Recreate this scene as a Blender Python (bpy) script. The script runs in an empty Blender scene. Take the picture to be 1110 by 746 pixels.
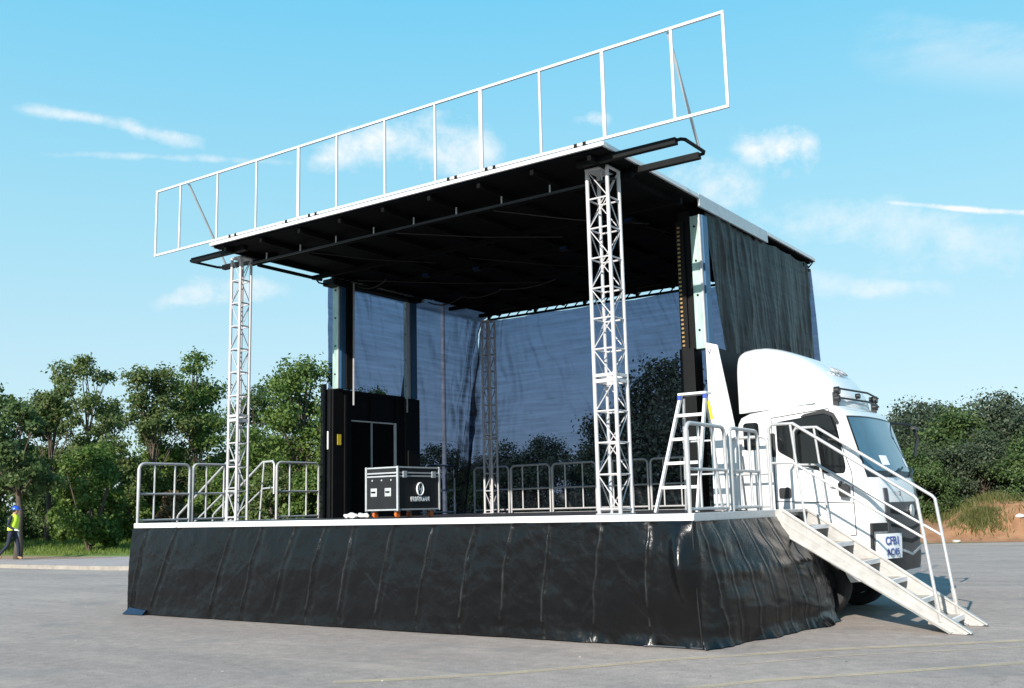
import bpy, bmesh, math, random
import numpy as np
from mathutils import Vector, Matrix, noise
R = math.radians
random.seed(7)
RNG = np.random.default_rng(7)
scene = bpy.context.scene
COL = scene.collection

# ------------------------------------------------------------------ camera
YAW, PITCH, ROLL, FPX = -0.61059, 0.160986, -0.023972, 1093.17
CAM = Vector((4.3216, -9.2026, 1.3996))
fw = Vector((math.sin(YAW)*math.cos(PITCH), math.cos(YAW)*math.cos(PITCH), math.sin(PITCH)))
rt = fw.cross(Vector((0, 0, 1))).normalized(); up = rt.cross(fw)
r2 = rt*math.cos(ROLL)+up*math.sin(ROLL); u2 = -rt*math.sin(ROLL)+up*math.cos(ROLL)
cam = bpy.data.objects.new('camera', bpy.data.cameras.new('camera')); COL.objects.link(cam)
cam.matrix_world = Matrix(((r2.x, u2.x, -fw.x, CAM.x), (r2.y, u2.y, -fw.y, CAM.y), (r2.z, u2.z, -fw.z, CAM.z), (0, 0, 0, 1)))
cam.data.sensor_width = 36; cam.data.lens = FPX/1110*36; cam.data.clip_end = 3000; cam.data.clip_start = 0.05
scene.camera = cam

# ------------------------------------------------------------------ light
SUNV = Vector((0.20, -2.0, 1.0)).normalized()
SUN_EL = math.asin(SUNV.z); SUN_AZ = math.atan2(SUNV.x, SUNV.y)
sun = bpy.data.objects.new('sun', bpy.data.lights.new('sun', 'SUN')); COL.objects.link(sun)
sun.data.energy = 4.8; sun.data.angle = R(0.5); sun.data.color = (1, 0.93, 0.84)
sun.rotation_euler = SUNV.to_track_quat('Z', 'Y').to_euler()
sun.location = (0, -30, 20)
scene.view_settings.view_transform = 'Standard'; scene.view_settings.look = 'None'
scene.view_settings.gamma = 1; scene.view_settings.use_curve_mapping = False
scene.view_settings.exposure = 0.68

def azel(a, e):
    a, e = R(a), R(e)
    return Vector((math.sin(a)*math.cos(e), math.cos(a)*math.cos(e), math.sin(e)))

world = bpy.data.worlds.new('World'); scene.world = world; world.use_nodes = True
NT = world.node_tree; NT.nodes.clear()
def wn(t, **kw):
    n = NT.nodes.new(t)
    for k, v in kw.items(): setattr(n, k, v)
    return n
def wl(a, b): NT.links.new(a, b)
def wmath(op, a, b=None, clamp=False):
    n = wn('ShaderNodeMath', operation=op); n.use_clamp = clamp
    for i, x in enumerate((a, b)):
        if x is None: continue
        if isinstance(x, (int, float)): n.inputs[i].default_value = x
        else: wl(x, n.inputs[i])
    return n.outputs[0]
sky = wn('ShaderNodeTexSky'); sky.sky_type = 'NISHITA'; sky.sun_disc = False
sky.sun_elevation = SUN_EL; sky.sun_rotation = SUN_AZ
sky.air_density = 1.0; sky.dust_density = 0.3; sky.ozone_density = 1.5
tc = wn('ShaderNodeTexCoord')
dirv = tc.outputs['Generated']
SKY_TINT = (0.98, 1.14, 1.04)
tint = wn('ShaderNodeMix', data_type='RGBA', blend_type='MULTIPLY'); tint.inputs[0].default_value = 1
wl(sky.outputs[0], tint.inputs[6]); tint.inputs[7].default_value = (*SKY_TINT, 1)
nz = wn('ShaderNodeTexNoise'); nz.inputs['Scale'].default_value = 9; nz.inputs['Detail'].default_value = 8; nz.inputs['Roughness'].default_value = 0.62
mp = wn('ShaderNodeMapping'); mp.inputs['Scale'].default_value = (1, 1, 2.6); wl(dirv, mp.inputs[0]); wl(mp.outputs[0], nz.inputs['Vector'])
nz2 = wn('ShaderNodeTexNoise'); nz2.inputs['Scale'].default_value = 26; nz2.inputs['Detail'].default_value = 6; nz2.inputs['Roughness'].default_value = 0.65
wl(dirv, nz2.inputs['Vector'])
def wdot(v):
    n = wn('ShaderNodeVectorMath', operation='DOT_PRODUCT'); wl(dirv, n.inputs[0]); n.inputs[1].default_value = v
    return n.outputs['Value']
def cloud(p0, p1, width, dens, nse, gain=1.0, warp=0.0):
    """soft cloud between two sky directions (azimuth, elevation), width in degrees"""
    a, b = azel(*p0), azel(*p1); c = (a+b).normalized()
    e1 = (b-a); ln = max(e1.length/2, 1e-4); e1 = (e1-c*e1.dot(c)).normalized(); e2 = c.cross(e1)
    da = wmath('DIVIDE', wdot(e1), ln); wd = wdot(e2)
    if warp:
        wd = wmath('ADD', wd, wmath('MULTIPLY', wmath('SUBTRACT', nz.outputs[0], 0.5), warp))
    db = wmath('DIVIDE', wd, R(width))
    q = wmath('ADD', wmath('POWER', wmath('ABSOLUTE', da), 4.0), wmath('MULTIPLY', db, db))
    m = wmath('SUBTRACT', 1.0, q, True)
    m = wmath('MULTIPLY', m, wmath('GREATER_THAN', wdot(c), 0.0))
    m = wmath('POWER', m, 1.2)
    t = wmath('ADD', m, wmath('MULTIPLY', wmath('SUBTRACT', nse, 0.5), 3.0))
    t = wmath('SUBTRACT', t, 0.35, True)
    t = wmath('MULTIPLY', t, m)
    return wmath('MULTIPLY', t, dens*gain, True)
CL = [cloud((-62.6, 20.75), (-56.6, 20.75), 0.50, 0.55, nz2.outputs[0], 1.3, 0.015),
      cloud((-58.8, 20.9), (-51.6, 19.55), 0.60, 0.50, nz2.outputs[0], 1.3, 0.03),
      cloud((-62.0, 18.6), (-46.5, 19.35), 0.30, 0.42, nz2.outputs[0], 1.2, 0.012),
      cloud((-47.5, 19.4), (-40.0, 20.8), 1.6, 0.75, nz2.outputs[0], 1.3, 0.05),
      cloud((-43.0, 20.7), (-34.5, 20.2), 2.4, 0.75, nz2.outputs[0], 1.2, 0.06),
      cloud((-31.5, 21.2), (-28.5, 21.6), 0.8, 0.5, nz2.outputs[0], 1.2, 0.05),
      cloud((-22.4, 19.2), (-16.6, 18.9), 1.8, 0.85, nz2.outputs[0], 1.3, 0.06),
      cloud((-26.5, 18.0), (-19.5, 16.8), 1.6, 0.6, nz2.outputs[0], 1.2, 0.05),
      cloud((-15.2, 15.85), (-5.0, 13.7), 0.26, 0.8, nz2.outputs[0], 1.5, 0.010),
      cloud((-23.0, 16.6), (-5.0, 11.4), 2.2, 0.42, nz2.outputs[0], 1.2, 0.08),
      cloud((-19.5, 12.3), (-10.0, 10.2), 1.2, 0.45, nz2.outputs[0], 1.2, 0.05),
      cloud((-55.5, 11.5), (-47.0, 12.2), 1.0, 0.5, nz2.outputs[0], 1.4, 0.05),
      cloud((-16.0, 24.0), (-2.0, 20.0), 2.5, 0.25, nz.outputs[0], 1.2, 0.06),
      cloud((20.0, 18.0), (70.0, 26.0), 5.0, 0.7, nz.outputs[0], 1.2, 0.08),
      cloud((100.0, 30.0), (160.0, 22.0), 6.0, 0.6, nz.outputs[0], 1.2, 0.08),
      cloud((-150.0, 25.0), (-90.0, 30.0), 6.0, 0.7, nz.outputs[0], 1.2, 0.08)]
cm = CL[0]
for c_ in CL[1:]: cm = wmath('MAXIMUM', cm, c_)
sep = wn('ShaderNodeSeparateXYZ'); wl(dirv, sep.inputs[0])
veil = wn('ShaderNodeValToRGB'); ve = veil.color_ramp.elements     # thin high haze over the blue, by elevation
ve[0].position = 0.0; ve[0].color = (0.66, 0.79, 0.895, 1); ve[1].position = 1.0; ve[1].color = (0.09, 0.36, 0.80, 1)
for p_, c_ in ((0.12, (0.56, 0.79, 0.91)), (0.26, (0.40, 0.765, 0.925)), (0.48, (0.185, 0.66, 0.955))): k_ = ve.new(p_); k_.color = (*c_, 1)
wl(sep.outputs[2], veil.inputs[0])
vs = wn('ShaderNodeMix', data_type='RGBA', blend_type='MULTIPLY'); vs.inputs[0].default_value = 1; wl(veil.outputs[0], vs.inputs[6]); vs.inputs[7].default_value = (5.2, 5.2, 5.2, 1); vs.clamp_result = False
vm = wn('ShaderNodeMix', data_type='RGBA'); vm.inputs[0].default_value = 0.88; wl(tint.outputs[2], vm.inputs[6]); wl(vs.outputs[2], vm.inputs[7])
mixc = wn('ShaderNodeMix', data_type='RGBA'); wl(cm, mixc.inputs[0]); wl(vm.outputs[2], mixc.inputs[6])
mixc.inputs[7].default_value = (5.1, 5.3, 5.4, 1)
bg = wn('ShaderNodeBackground'); bg.inputs['Strength'].default_value = 0.12
wl(mixc.outputs[2], bg.inputs[0])
wo = wn('ShaderNodeOutputWorld'); wl(bg.outputs[0], wo.inputs[0])

# ------------------------------------------------------------------ materials
MATS = {}
def mat(name, col, rough=0.5, metal=0.0, var=0.08, nscale=6.0, bump=0.0, bscale=60.0, col2=None, spec=0.5, coat=0.0, stretch=(1, 1, 1), trans=0.0):
    m = bpy.data.materials.new(name); m.use_nodes = True; t = m.node_tree
    b = t.nodes['Principled BSDF']
    b.inputs['Roughness'].default_value = rough; b.inputs['Metallic'].default_value = metal
    b.inputs['Specular IOR Level'].default_value = spec; b.inputs['Coat Weight'].default_value = coat
    tcn = t.nodes.new('ShaderNodeTexCoord'); mpn = t.nodes.new('ShaderNodeMapping'); mpn.inputs['Scale'].default_value = stretch
    t.links.new(tcn.outputs['Object'], mpn.inputs[0])
    n = t.nodes.new('ShaderNodeTexNoise'); n.inputs['Scale'].default_value = nscale; n.inputs['Detail'].default_value = 7; n.inputs['Roughness'].default_value = 0.62
    t.links.new(mpn.outputs[0], n.inputs['Vector'])
    cr = t.nodes.new('ShaderNodeValToRGB')
    c2 = col2 if col2 else tuple(min(1, c*(1+var)) for c in col); c1 = col if col2 else tuple(c*(1-var) for c in col)
    cr.color_ramp.elements[0].position = 0.32; cr.color_ramp.elements[1].position = 0.68
    cr.color_ramp.elements[0].color = (*c1, 1); cr.color_ramp.elements[1].color = (*c2, 1)
    t.links.new(n.outputs[0], cr.inputs[0]); t.links.new(cr.outputs[0], b.inputs['Base Color'])
    mr = t.nodes.new('ShaderNodeMapRange'); mr.inputs[3].default_value = max(0, rough-0.07); mr.inputs[4].default_value = min(1, rough+0.07)
    t.links.new(n.outputs[0], mr.inputs[0]); t.links.new(mr.outputs[0], b.inputs['Roughness'])
    if bump:
        n2 = t.nodes.new('ShaderNodeTexNoise'); n2.inputs['Scale'].default_value = bscale; n2.inputs['Detail'].default_value = 5
        t.links.new(mpn.outputs[0], n2.inputs['Vector'])
        bp = t.nodes.new('ShaderNodeBump'); bp.inputs['Strength'].default_value = bump; bp.inputs['Distance'].default_value = 0.02
        t.links.new(n2.outputs[0], bp.inputs['Height']); t.links.new(bp.outputs[0], b.inputs['Normal'])
    MATS[name] = m
    return m
WHITE = mat('white_paint', (0.66, 0.66, 0.67), 0.34, var=0.04, nscale=3, coat=0.3)
CABW = mat('cab_paint', (0.66, 0.66, 0.67), 0.22, var=0.025, nscale=2, coat=0.6)
TRUSSW = mat('truss_paint', (0.50, 0.485, 0.495), 0.4, var=0.06, nscale=8)
ALU = mat('aluminium', (0.48, 0.495, 0.51), 0.42, 0.35, var=0.1, nscale=9, bump=0.05)
RAIL = mat('rail_aluminium', (0.42, 0.42, 0.425), 0.42, 0.25, var=0.1, nscale=9)
STEPM = mat('worn_step_metal', (0.41, 0.40, 0.385), 0.45, 0.25, var=0.14, nscale=7, bump=0.06)
TREADM = mat('dusty_tread', (0.40, 0.35, 0.29), 0.65, 0.1, var=0.2, nscale=14, bump=0.2, bscale=90)
BLACK = mat('black_steel', (0.0042, 0.0044, 0.005), 0.55, var=0.3, nscale=5, bump=0.06, spec=0.16)
BLACKR = mat('black_roof_lining', (0.0032, 0.0034, 0.004), 0.8, var=0.35, nscale=4, spec=0.1)
PLY = mat('black_deck_ply', (0.030, 0.024, 0.021), 0.6, var=0.3, nscale=8, bump=0.1)
RUBBER = mat('rubber', (0.016, 0.016, 0.017), 0.75, var=0.2, nscale=14, bump=0.15)
PLASTIC = mat('dark_plastic', (0.010, 0.0105, 0.012), 0.45, var=0.15, nscale=8)
GRILLE = mat('grille_grey', (0.040, 0.043, 0.050), 0.42, 0.1, var=0.1)
TEAL = mat('galvanised_teal', (0.34, 0.47, 0.42), 0.42, 0.3, var=0.2, nscale=3, stretch=(4, 4, 1))
BLUEM = mat('blue_steel', (0.03, 0.10, 0.20), 0.4, 0.1)
ORANGE = mat('orange_wheel', (0.75, 0.17, 0.03), 0.4)
BLUEP = mat('blue_paint', (0.03, 0.08, 0.40), 0.35)
YELLOWS = mat('yellow_sticker', (0.85, 0.62, 0.03), 0.5)
CASEB = mat('case_laminate', (0.006, 0.0065, 0.008), 0.5, var=0.15, bump=0.05)
PAPER = mat('white_paper', (0.82, 0.83, 0.84), 0.6, var=0.03)
CLOTH = mat('white_cloth', (0.68, 0.68, 0.66), 0.85, var=0.12, bump=0.2, bscale=20)
BRASS = mat('brass_links', (0.30, 0.19, 0.075), 0.45, 0.4)
PLATEW = mat('placard_white', (0.75, 0.77, 0.80), 0.45, var=0.05)
INK = mat('blue_ink', (0.06, 0.09, 0.26), 0.5)
DARKINK = mat('dark_ink', (0.05, 0.06, 0.12), 0.5)
LENSB = mat('blue_lens', (0.008, 0.025, 0.08), 0.15, var=0.1)
AMBER = mat('lamp_lens', (0.16, 0.17, 0.19), 0.12, 0.1, var=0.3, nscale=12, coat=0.5)
GLASS = mat('tinted_glass', (0.008, 0.009, 0.010), 0.06, var=0.2, spec=0.4)
SCREENG = mat('windscreen_glass', (0.045, 0.105, 0.165), 0.04, var=0.3, nscale=1.5, spec=0.75, coat=0.4)
CONC = mat('concrete', (0.40, 0.38, 0.35), 0.85, var=0.18, nscale=7, bump=0.2)
BARK = mat('bark', (0.085, 0.065, 0.048), 0.9, var=0.35, nscale=9, bump=0.5, bscale=25, stretch=(3, 3, 0.6))
PALEW = mat('pale_plaster', (0.55, 0.53, 0.52), 0.8, var=0.08)

def vinyl():
    m = mat('black_vinyl', (0.0028, 0.0032, 0.0040), 0.25, var=0.3, nscale=3, spec=0.36)
    t = m.node_tree; b = t.nodes['Principled BSDF']
    tcn = t.nodes.new('ShaderNodeTexCoord')
    n1 = t.nodes.new('ShaderNodeTexNoise'); n1.inputs['Scale'].default_value = 11; n1.inputs['Detail'].default_value = 6; n1.inputs['Distortion'].default_value = 1.2
    n2 = t.nodes.new('ShaderNodeTexVoronoi'); n2.feature = 'DISTANCE_TO_EDGE'; n2.inputs['Scale'].default_value = 6
    t.links.new(tcn.outputs['Object'], n1.inputs['Vector']); t.links.new(n1.outputs['Color'], n2.inputs['Vector'])
    b1 = t.nodes.new('ShaderNodeBump'); b1.inputs['Strength'].default_value = 0.16; b1.inputs['Distance'].default_value = 0.03
    t.links.new(n1.outputs[0], b1.inputs['Height'])
    b2 = t.nodes.new('ShaderNodeBump'); b2.inputs['Strength'].default_value = 0.05; b2.inputs['Distance'].default_value = 0.02
    t.links.new(n2.outputs['Distance'], b2.inputs['Height']); t.links.new(b1.outputs[0], b2.inputs['Normal'])
    t.links.new(b2.outputs[0], b.inputs['Normal'])
    at = t.nodes.new('ShaderNodeAttribute'); at.attribute_name = 'fold_glint'; mx = t.nodes.new('ShaderNodeMix'); mx.data_type = 'RGBA'
    src = b.inputs['Base Color'].links[0].from_socket; t.links.new(at.outputs['Fac'], mx.inputs[0]); t.links.new(src, mx.inputs[6]); mx.inputs[7].default_value = (0.040, 0.042, 0.045, 1)  # fold and crease ridges painted lighter grey, imitating the highlights along them
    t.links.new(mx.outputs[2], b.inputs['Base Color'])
    return m
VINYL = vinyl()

def netting(name, thru, thread, amt):
    """woven shade net: part of the light passes between the threads"""
    m = bpy.data.materials.new(name); m.use_nodes = True; t = m.node_tree
    b = t.nodes['Principled BSDF']; out = t.nodes['Material Output']
    b.inputs['Base Color'].default_value = (*thread, 1); b.inputs['Roughness'].default_value = 0.42; b.inputs['Specular IOR Level'].default_value = 0.35
    tr = t.nodes.new('ShaderNodeBsdfTransparent'); tr.inputs[0].default_value = (*thru, 1)
    mx = t.nodes.new('ShaderNodeMixShader')
    tcn = t.nodes.new('ShaderNodeTexCoord'); mpn = t.nodes.new('ShaderNodeMapping'); mpn.inputs['Scale'].default_value = (0.5, 0.5, 9)
    t.links.new(tcn.outputs['Object'], mpn.inputs[0])
    n = t.nodes.new('ShaderNodeTexNoise'); n.inputs['Scale'].default_value = 2.2; n.inputs['Detail'].default_value = 5
    t.links.new(mpn.outputs[0], n.inputs['Vector'])
    mr = t.nodes.new('ShaderNodeMapRange'); mr.inputs[1].default_value = 0.3; mr.inputs[2].default_value = 0.7
    mr.inputs[3].default_value = amt+0.13; mr.inputs[4].default_value = amt-0.13
    at = t.nodes.new('ShaderNodeAttribute'); at.attribute_name = 'fold'
    ad = t.nodes.new('ShaderNodeMath'); ad.operation = 'ADD'; ad.use_clamp = True; t.links.new(mr.outputs[0], ad.inputs[0]); t.links.new(at.outputs['Fac'], ad.inputs[1])
    t.links.new(n.outputs[0], mr.inputs[0]); t.links.new(ad.outputs[0], mx.inputs[0])
    t.links.new(tr.outputs[0], mx.inputs[1]); t.links.new(b.outputs[0], mx.inputs[2]); t.links.new(mx.outputs[0], out.inputs[0])
    return m
NET = netting('shade_net', (0.185, 0.225, 0.345), (0.006, 0.008, 0.014), 0.20)
NETH = netting('folded_shade_net', (0.07, 0.075, 0.10), (0.0030, 0.0034, 0.0045), 0.88)

def leafmat(name, c1, c2, c3, transl=0.35):
    m = bpy.data.materials.new(name); m.use_nodes = True; t = m.node_tree
    b = t.nodes['Principled BSDF']; out = t.nodes['Material Output']
    g = t.nodes.new('ShaderNodeNewGeometry'); cr = t.nodes.new('ShaderNodeValToRGB')
    e = cr.color_ramp.elements; e[0].color = (*c1, 1); e[1].color = (*c3, 1); e[1].position = 1
    k = cr.color_ramp.elements.new(0.55); k.color = (*c2, 1)
    t.links.new(g.outputs['Random Per Island'], cr.inputs[0]); t.links.new(cr.outputs[0], b.inputs['Base Color'])
    b.inputs['Roughness'].default_value = 0.55; b.inputs['Specular IOR Level'].default_value = 0.3
    tl = t.nodes.new('ShaderNodeBsdfTranslucent'); t.links.new(cr.outputs[0], tl.inputs[0])
    mx = t.nodes.new('ShaderNodeMixShader'); mx.inputs[0].default_value = transl
    t.links.new(b.outputs[0], mx.inputs[1]); t.links.new(tl.outputs[0], mx.inputs[2]); t.links.new(mx.outputs[0], out.inputs[0])
    return m
LEAF_A = leafmat('leaf_mid_green', (0.060, 0.115, 0.022), (0.100, 0.170, 0.035), (0.175, 0.230, 0.058), .42)
LEAF_B = leafmat('leaf_dark_green', (0.046, 0.088, 0.028), (0.078, 0.130, 0.040), (0.135, 0.175, 0.060), .42)
LEAF_C = leafmat('leaf_olive', (0.064, 0.102, 0.028), (0.105, 0.150, 0.044), (0.165, 0.190, 0.066), .42)
LEAF_D = leafmat('leaf_dry_brown', (0.13, 0.080, 0.038), (0.18, 0.12, 0.058), (0.23, 0.17, 0.085))
LEAF_W = leafmat('leaf_wood_green', (0.042, 0.060, 0.036), (0.060, 0.085, 0.048), (0.095, 0.118, 0.066))
GRASSM = leafmat('grass_blade', (0.095, 0.165, 0.026), (0.150, 0.225, 0.042), (0.23, 0.26, 0.075))
WEEDM = leafmat('weed_blade', (0.085, 0.10, 0.026), (0.125, 0.135, 0.04), (0.19, 0.17, 0.07))

# ------------------------------------------------------------------ mesh helpers
class MB:
    def __init__(s): s.v = []; s.f = []
    def add(s, vs, fs):
        o = len(s.v); s.v += [tuple(x) for x in vs]; s.f += [tuple(i+o for i in f) for f in fs]; return s
    def box(s, x0, x1, y0, y1, z0, z1):
        return s.add([(x0, y0, z0), (x1, y0, z0), (x1, y1, z0), (x0, y1, z0), (x0, y0, z1), (x1, y0, z1), (x1, y1, z1), (x0, y1, z1)],
                     [(0, 3, 2, 1), (4, 5, 6, 7), (0, 1, 5, 4), (1, 2, 6, 5), (2, 3, 7, 6), (3, 0, 4, 7)])
    def bar(s, p, q, w, h=None, upv=(0, 0, 1)):
        h = h or w; p, q = Vector(p), Vector(q); d = (q-p).normalized(); u = Vector(upv)
        if abs(d.dot(u)) > 0.98: u = Vector((0, 1, 0))
        a = d.cross(u).normalized()*(w/2); b = a.cross(d).normalized()*(h/2)
        vs = [p-a-b, p+a-b, p+a+b, p-a+b, q-a-b, q+a-b, q+a+b, q-a+b]
        return s.add(vs, [(0, 1, 2, 3), (7, 6, 5, 4), (0, 4, 5, 1), (1, 5, 6, 2), (2, 6, 7, 3), (3, 7, 4, 0)])
    def tube(s, path, r, n=8, caps=True):
        path = [Vector(p) for p in path]; rs = r if isinstance(r, (list, tuple)) else [r]*len(path)
        base = len(s.v); prev = None
        for i, p in enumerate(path):
            d = (path[min(i+1, len(path)-1)]-path[max(i-1, 0)]).normalized()
            if prev is None:
                u = Vector((0, 0, 1)) if abs(d.z) < 0.9 else Vector((0, 1, 0)); a = d.cross(u).normalized()
            else: a = (prev-d*prev.dot(d)).normalized()
            prev = a; b = d.cross(a)
            k = 1.0
            if 0 < i < len(path)-1:
                c = (path[i]-path[i-1]).normalized().dot((path[i+1]-path[i]).normalized()); k = 1/max(0.6, math.sqrt((1+c)/2))
            for j in range(n):
                t = 2*math.pi*j/n; s.v.append(tuple(p+(a*math.cos(t)+b*math.sin(t))*rs[i]*k))
        for i in range(len(path)-1):
            for j in range(n):
                k = (j+1) % n
                s.f.append((base+i*n+j, base+i*n+k, base+(i+1)*n+k, base+(i+1)*n+j))
        if caps:
            s.f.append(tuple(base+j for j in reversed(range(n)))); e = base+(len(path)-1)*n; s.f.append(tuple(e+j for j in range(n)))
        return s
    def prism(s, poly, axis, a, b):
        """poly of 2D points extruded along axis ('x': (y,z), 'y': (x,z), 'z': (x,y))"""
        def P(p, t): return {'x': (t, p[0], p[1]), 'y': (p[0], t, p[1]), 'z': (p[0], p[1], t)}[axis]
        n = len(poly); vs = [P(p, a) for p in poly]+[P(p, b) for p in poly]
        fs = [tuple(range(n)), tuple(range(2*n-1, n-1, -1))]+[(i, i+n, (i+1) % n+n, (i+1) % n) for i in range(n)]
        return s.add(vs, fs)
    def grid(s, rows, flip=False):
        o = len(s.v); nr, nc = len(rows), len(rows[0])
        for r in rows: s.v += [tuple(p) for p in r]
        for i in range(nr-1):
            for j in range(nc-1):
                q = (o+i*nc+j, o+i*nc+j+1, o+(i+1)*nc+j+1, o+(i+1)*nc+j); s.f.append(q[::-1] if flip else q)
        return s
    def cyl(s, c, axis, r, h, n=24, r2=None):
        c = Vector(c); d = {'x': Vector((1, 0, 0)), 'y': Vector((0, 1, 0)), 'z': Vector((0, 0, 1))}[axis] if isinstance(axis, str) else Vector(axis).normalized()
        return s.tube([c-d*h/2, c+d*h/2], [r, r if r2 is None else r2], n)
    def sphere(s, c, r, nu=12, nv=8, sc=(1, 1, 1)):
        rows = [[(c[0]+r*sc[0]*math.sin(math.pi*i/nv)*math.cos(2*math.pi*j/nu), c[1]+r*sc[1]*math.sin(math.pi*i/nv)*math.sin(2*math.pi*j/nu), c[2]+r*sc[2]*math.cos(math.pi*i/nv)) for j in range(nu+1)] for i in range(nv+1)]
        return s.grid(rows)
    def build(s, name, m, parent=None, loc=None, smooth=False, bevel=0.0, fixn=True):
        origin = Vector(loc) if loc is not None else Vector((0, 0, 0))
        if parent is not None:
            origin = Vector((0, 0, 0)); p = parent
            while p: origin += p.location; p = p.parent
        me = bpy.data.meshes.new(name)
        me.from_pydata([tuple(Vector(v)-origin) for v in s.v], [], s.f)
        if fixn:
            bm = bmesh.new(); bm.from_mesh(me); bmesh.ops.recalc_face_normals(bm, faces=bm.faces[:]); bm.to_mesh(me); bm.free()
        me.materials.append(m); me.update()
        o = bpy.data.objects.new(name, me); COL.objects.link(o)
        if parent is not None: o.parent = parent
        else: o.location = origin
        if bevel:
            bv = o.modifiers.new('bevel', 'BEVEL'); bv.width = bevel; bv.segments = 2; bv.limit_method = 'ANGLE'; bv.angle_limit = R(40)
        if smooth: smoothen(me)
        return o
def smoothen(me, ang=40):
    me.polygons.foreach_set('use_smooth', [True]*len(me.polygons))
    if ang: me.set_sharp_from_angle(angle=R(ang))
def thing(name, loc, label, cat, group=None, rz=0):
    o = bpy.data.objects.new(name, None); o.empty_display_size = 0.2; COL.objects.link(o); o.location = loc; o.rotation_euler = (0, 0, rz)
    return tag(o, label, cat, group)
def tag(o, label, cat, group=None):
    o['label'] = label; o['category'] = cat
    if group: o['group'] = group
    return o
def struct(o, kind='structure'): o['kind'] = kind; return o
def plabel(o, l): o['label'] = l; return o
def copy_tree(o, parent=None):
    c = o.copy(); COL.objects.link(c); c.parent = parent
    for ch in list(o.children): copy_tree(ch, c)
    return c
def text_mesh(name, body, size, m, parent, origin, xdir, ydir, extrude=0.002, bold=0.0):
    """lettering turned into a mesh; origin = centre, world coords"""
    cu = bpy.data.curves.new(name, 'FONT'); cu.body = body; cu.size = size; cu.align_x = 'CENTER'; cu.align_y = 'CENTER'; cu.extrude = extrude; cu.offset = bold
    tmp = bpy.data.objects.new('tmp', cu); COL.objects.link(tmp); dg = bpy.context.evaluated_depsgraph_get()
    me = bpy.data.meshes.new_from_object(tmp.evaluated_get(dg)); bpy.data.objects.remove(tmp)
    X = Vector(xdir).normalized(); Y = Vector(ydir).normalized(); Z = X.cross(Y)
    off = Vector((0, 0, 0)); p = parent
    while p: off += p.location; p = p.parent
    M = Matrix(((X.x, Y.x, Z.x, origin[0]-off.x), (X.y, Y.y, Z.y, origin[1]-off.y), (X.z, Y.z, Z.z, origin[2]-off.z), (0, 0, 0, 1)))
    me.transform(M); me.materials.clear(); me.materials.append(m); me.name = name
    o = bpy.data.objects.new(name, me); COL.objects.link(o); o.parent = parent
    return o
def arc(c, r, a0, a1, n, plane):
    out = []
    for i in range(n+1):
        a = R(a0+(a1-a0)*i/n); out.append(plane(c[0]+r*math.cos(a), c[1]+r*math.sin(a)))
    return out
def fbm(x, y, z, o=4): return noise.fractal(Vector((x, y, z)), 1.0, 2.0, o)

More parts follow.
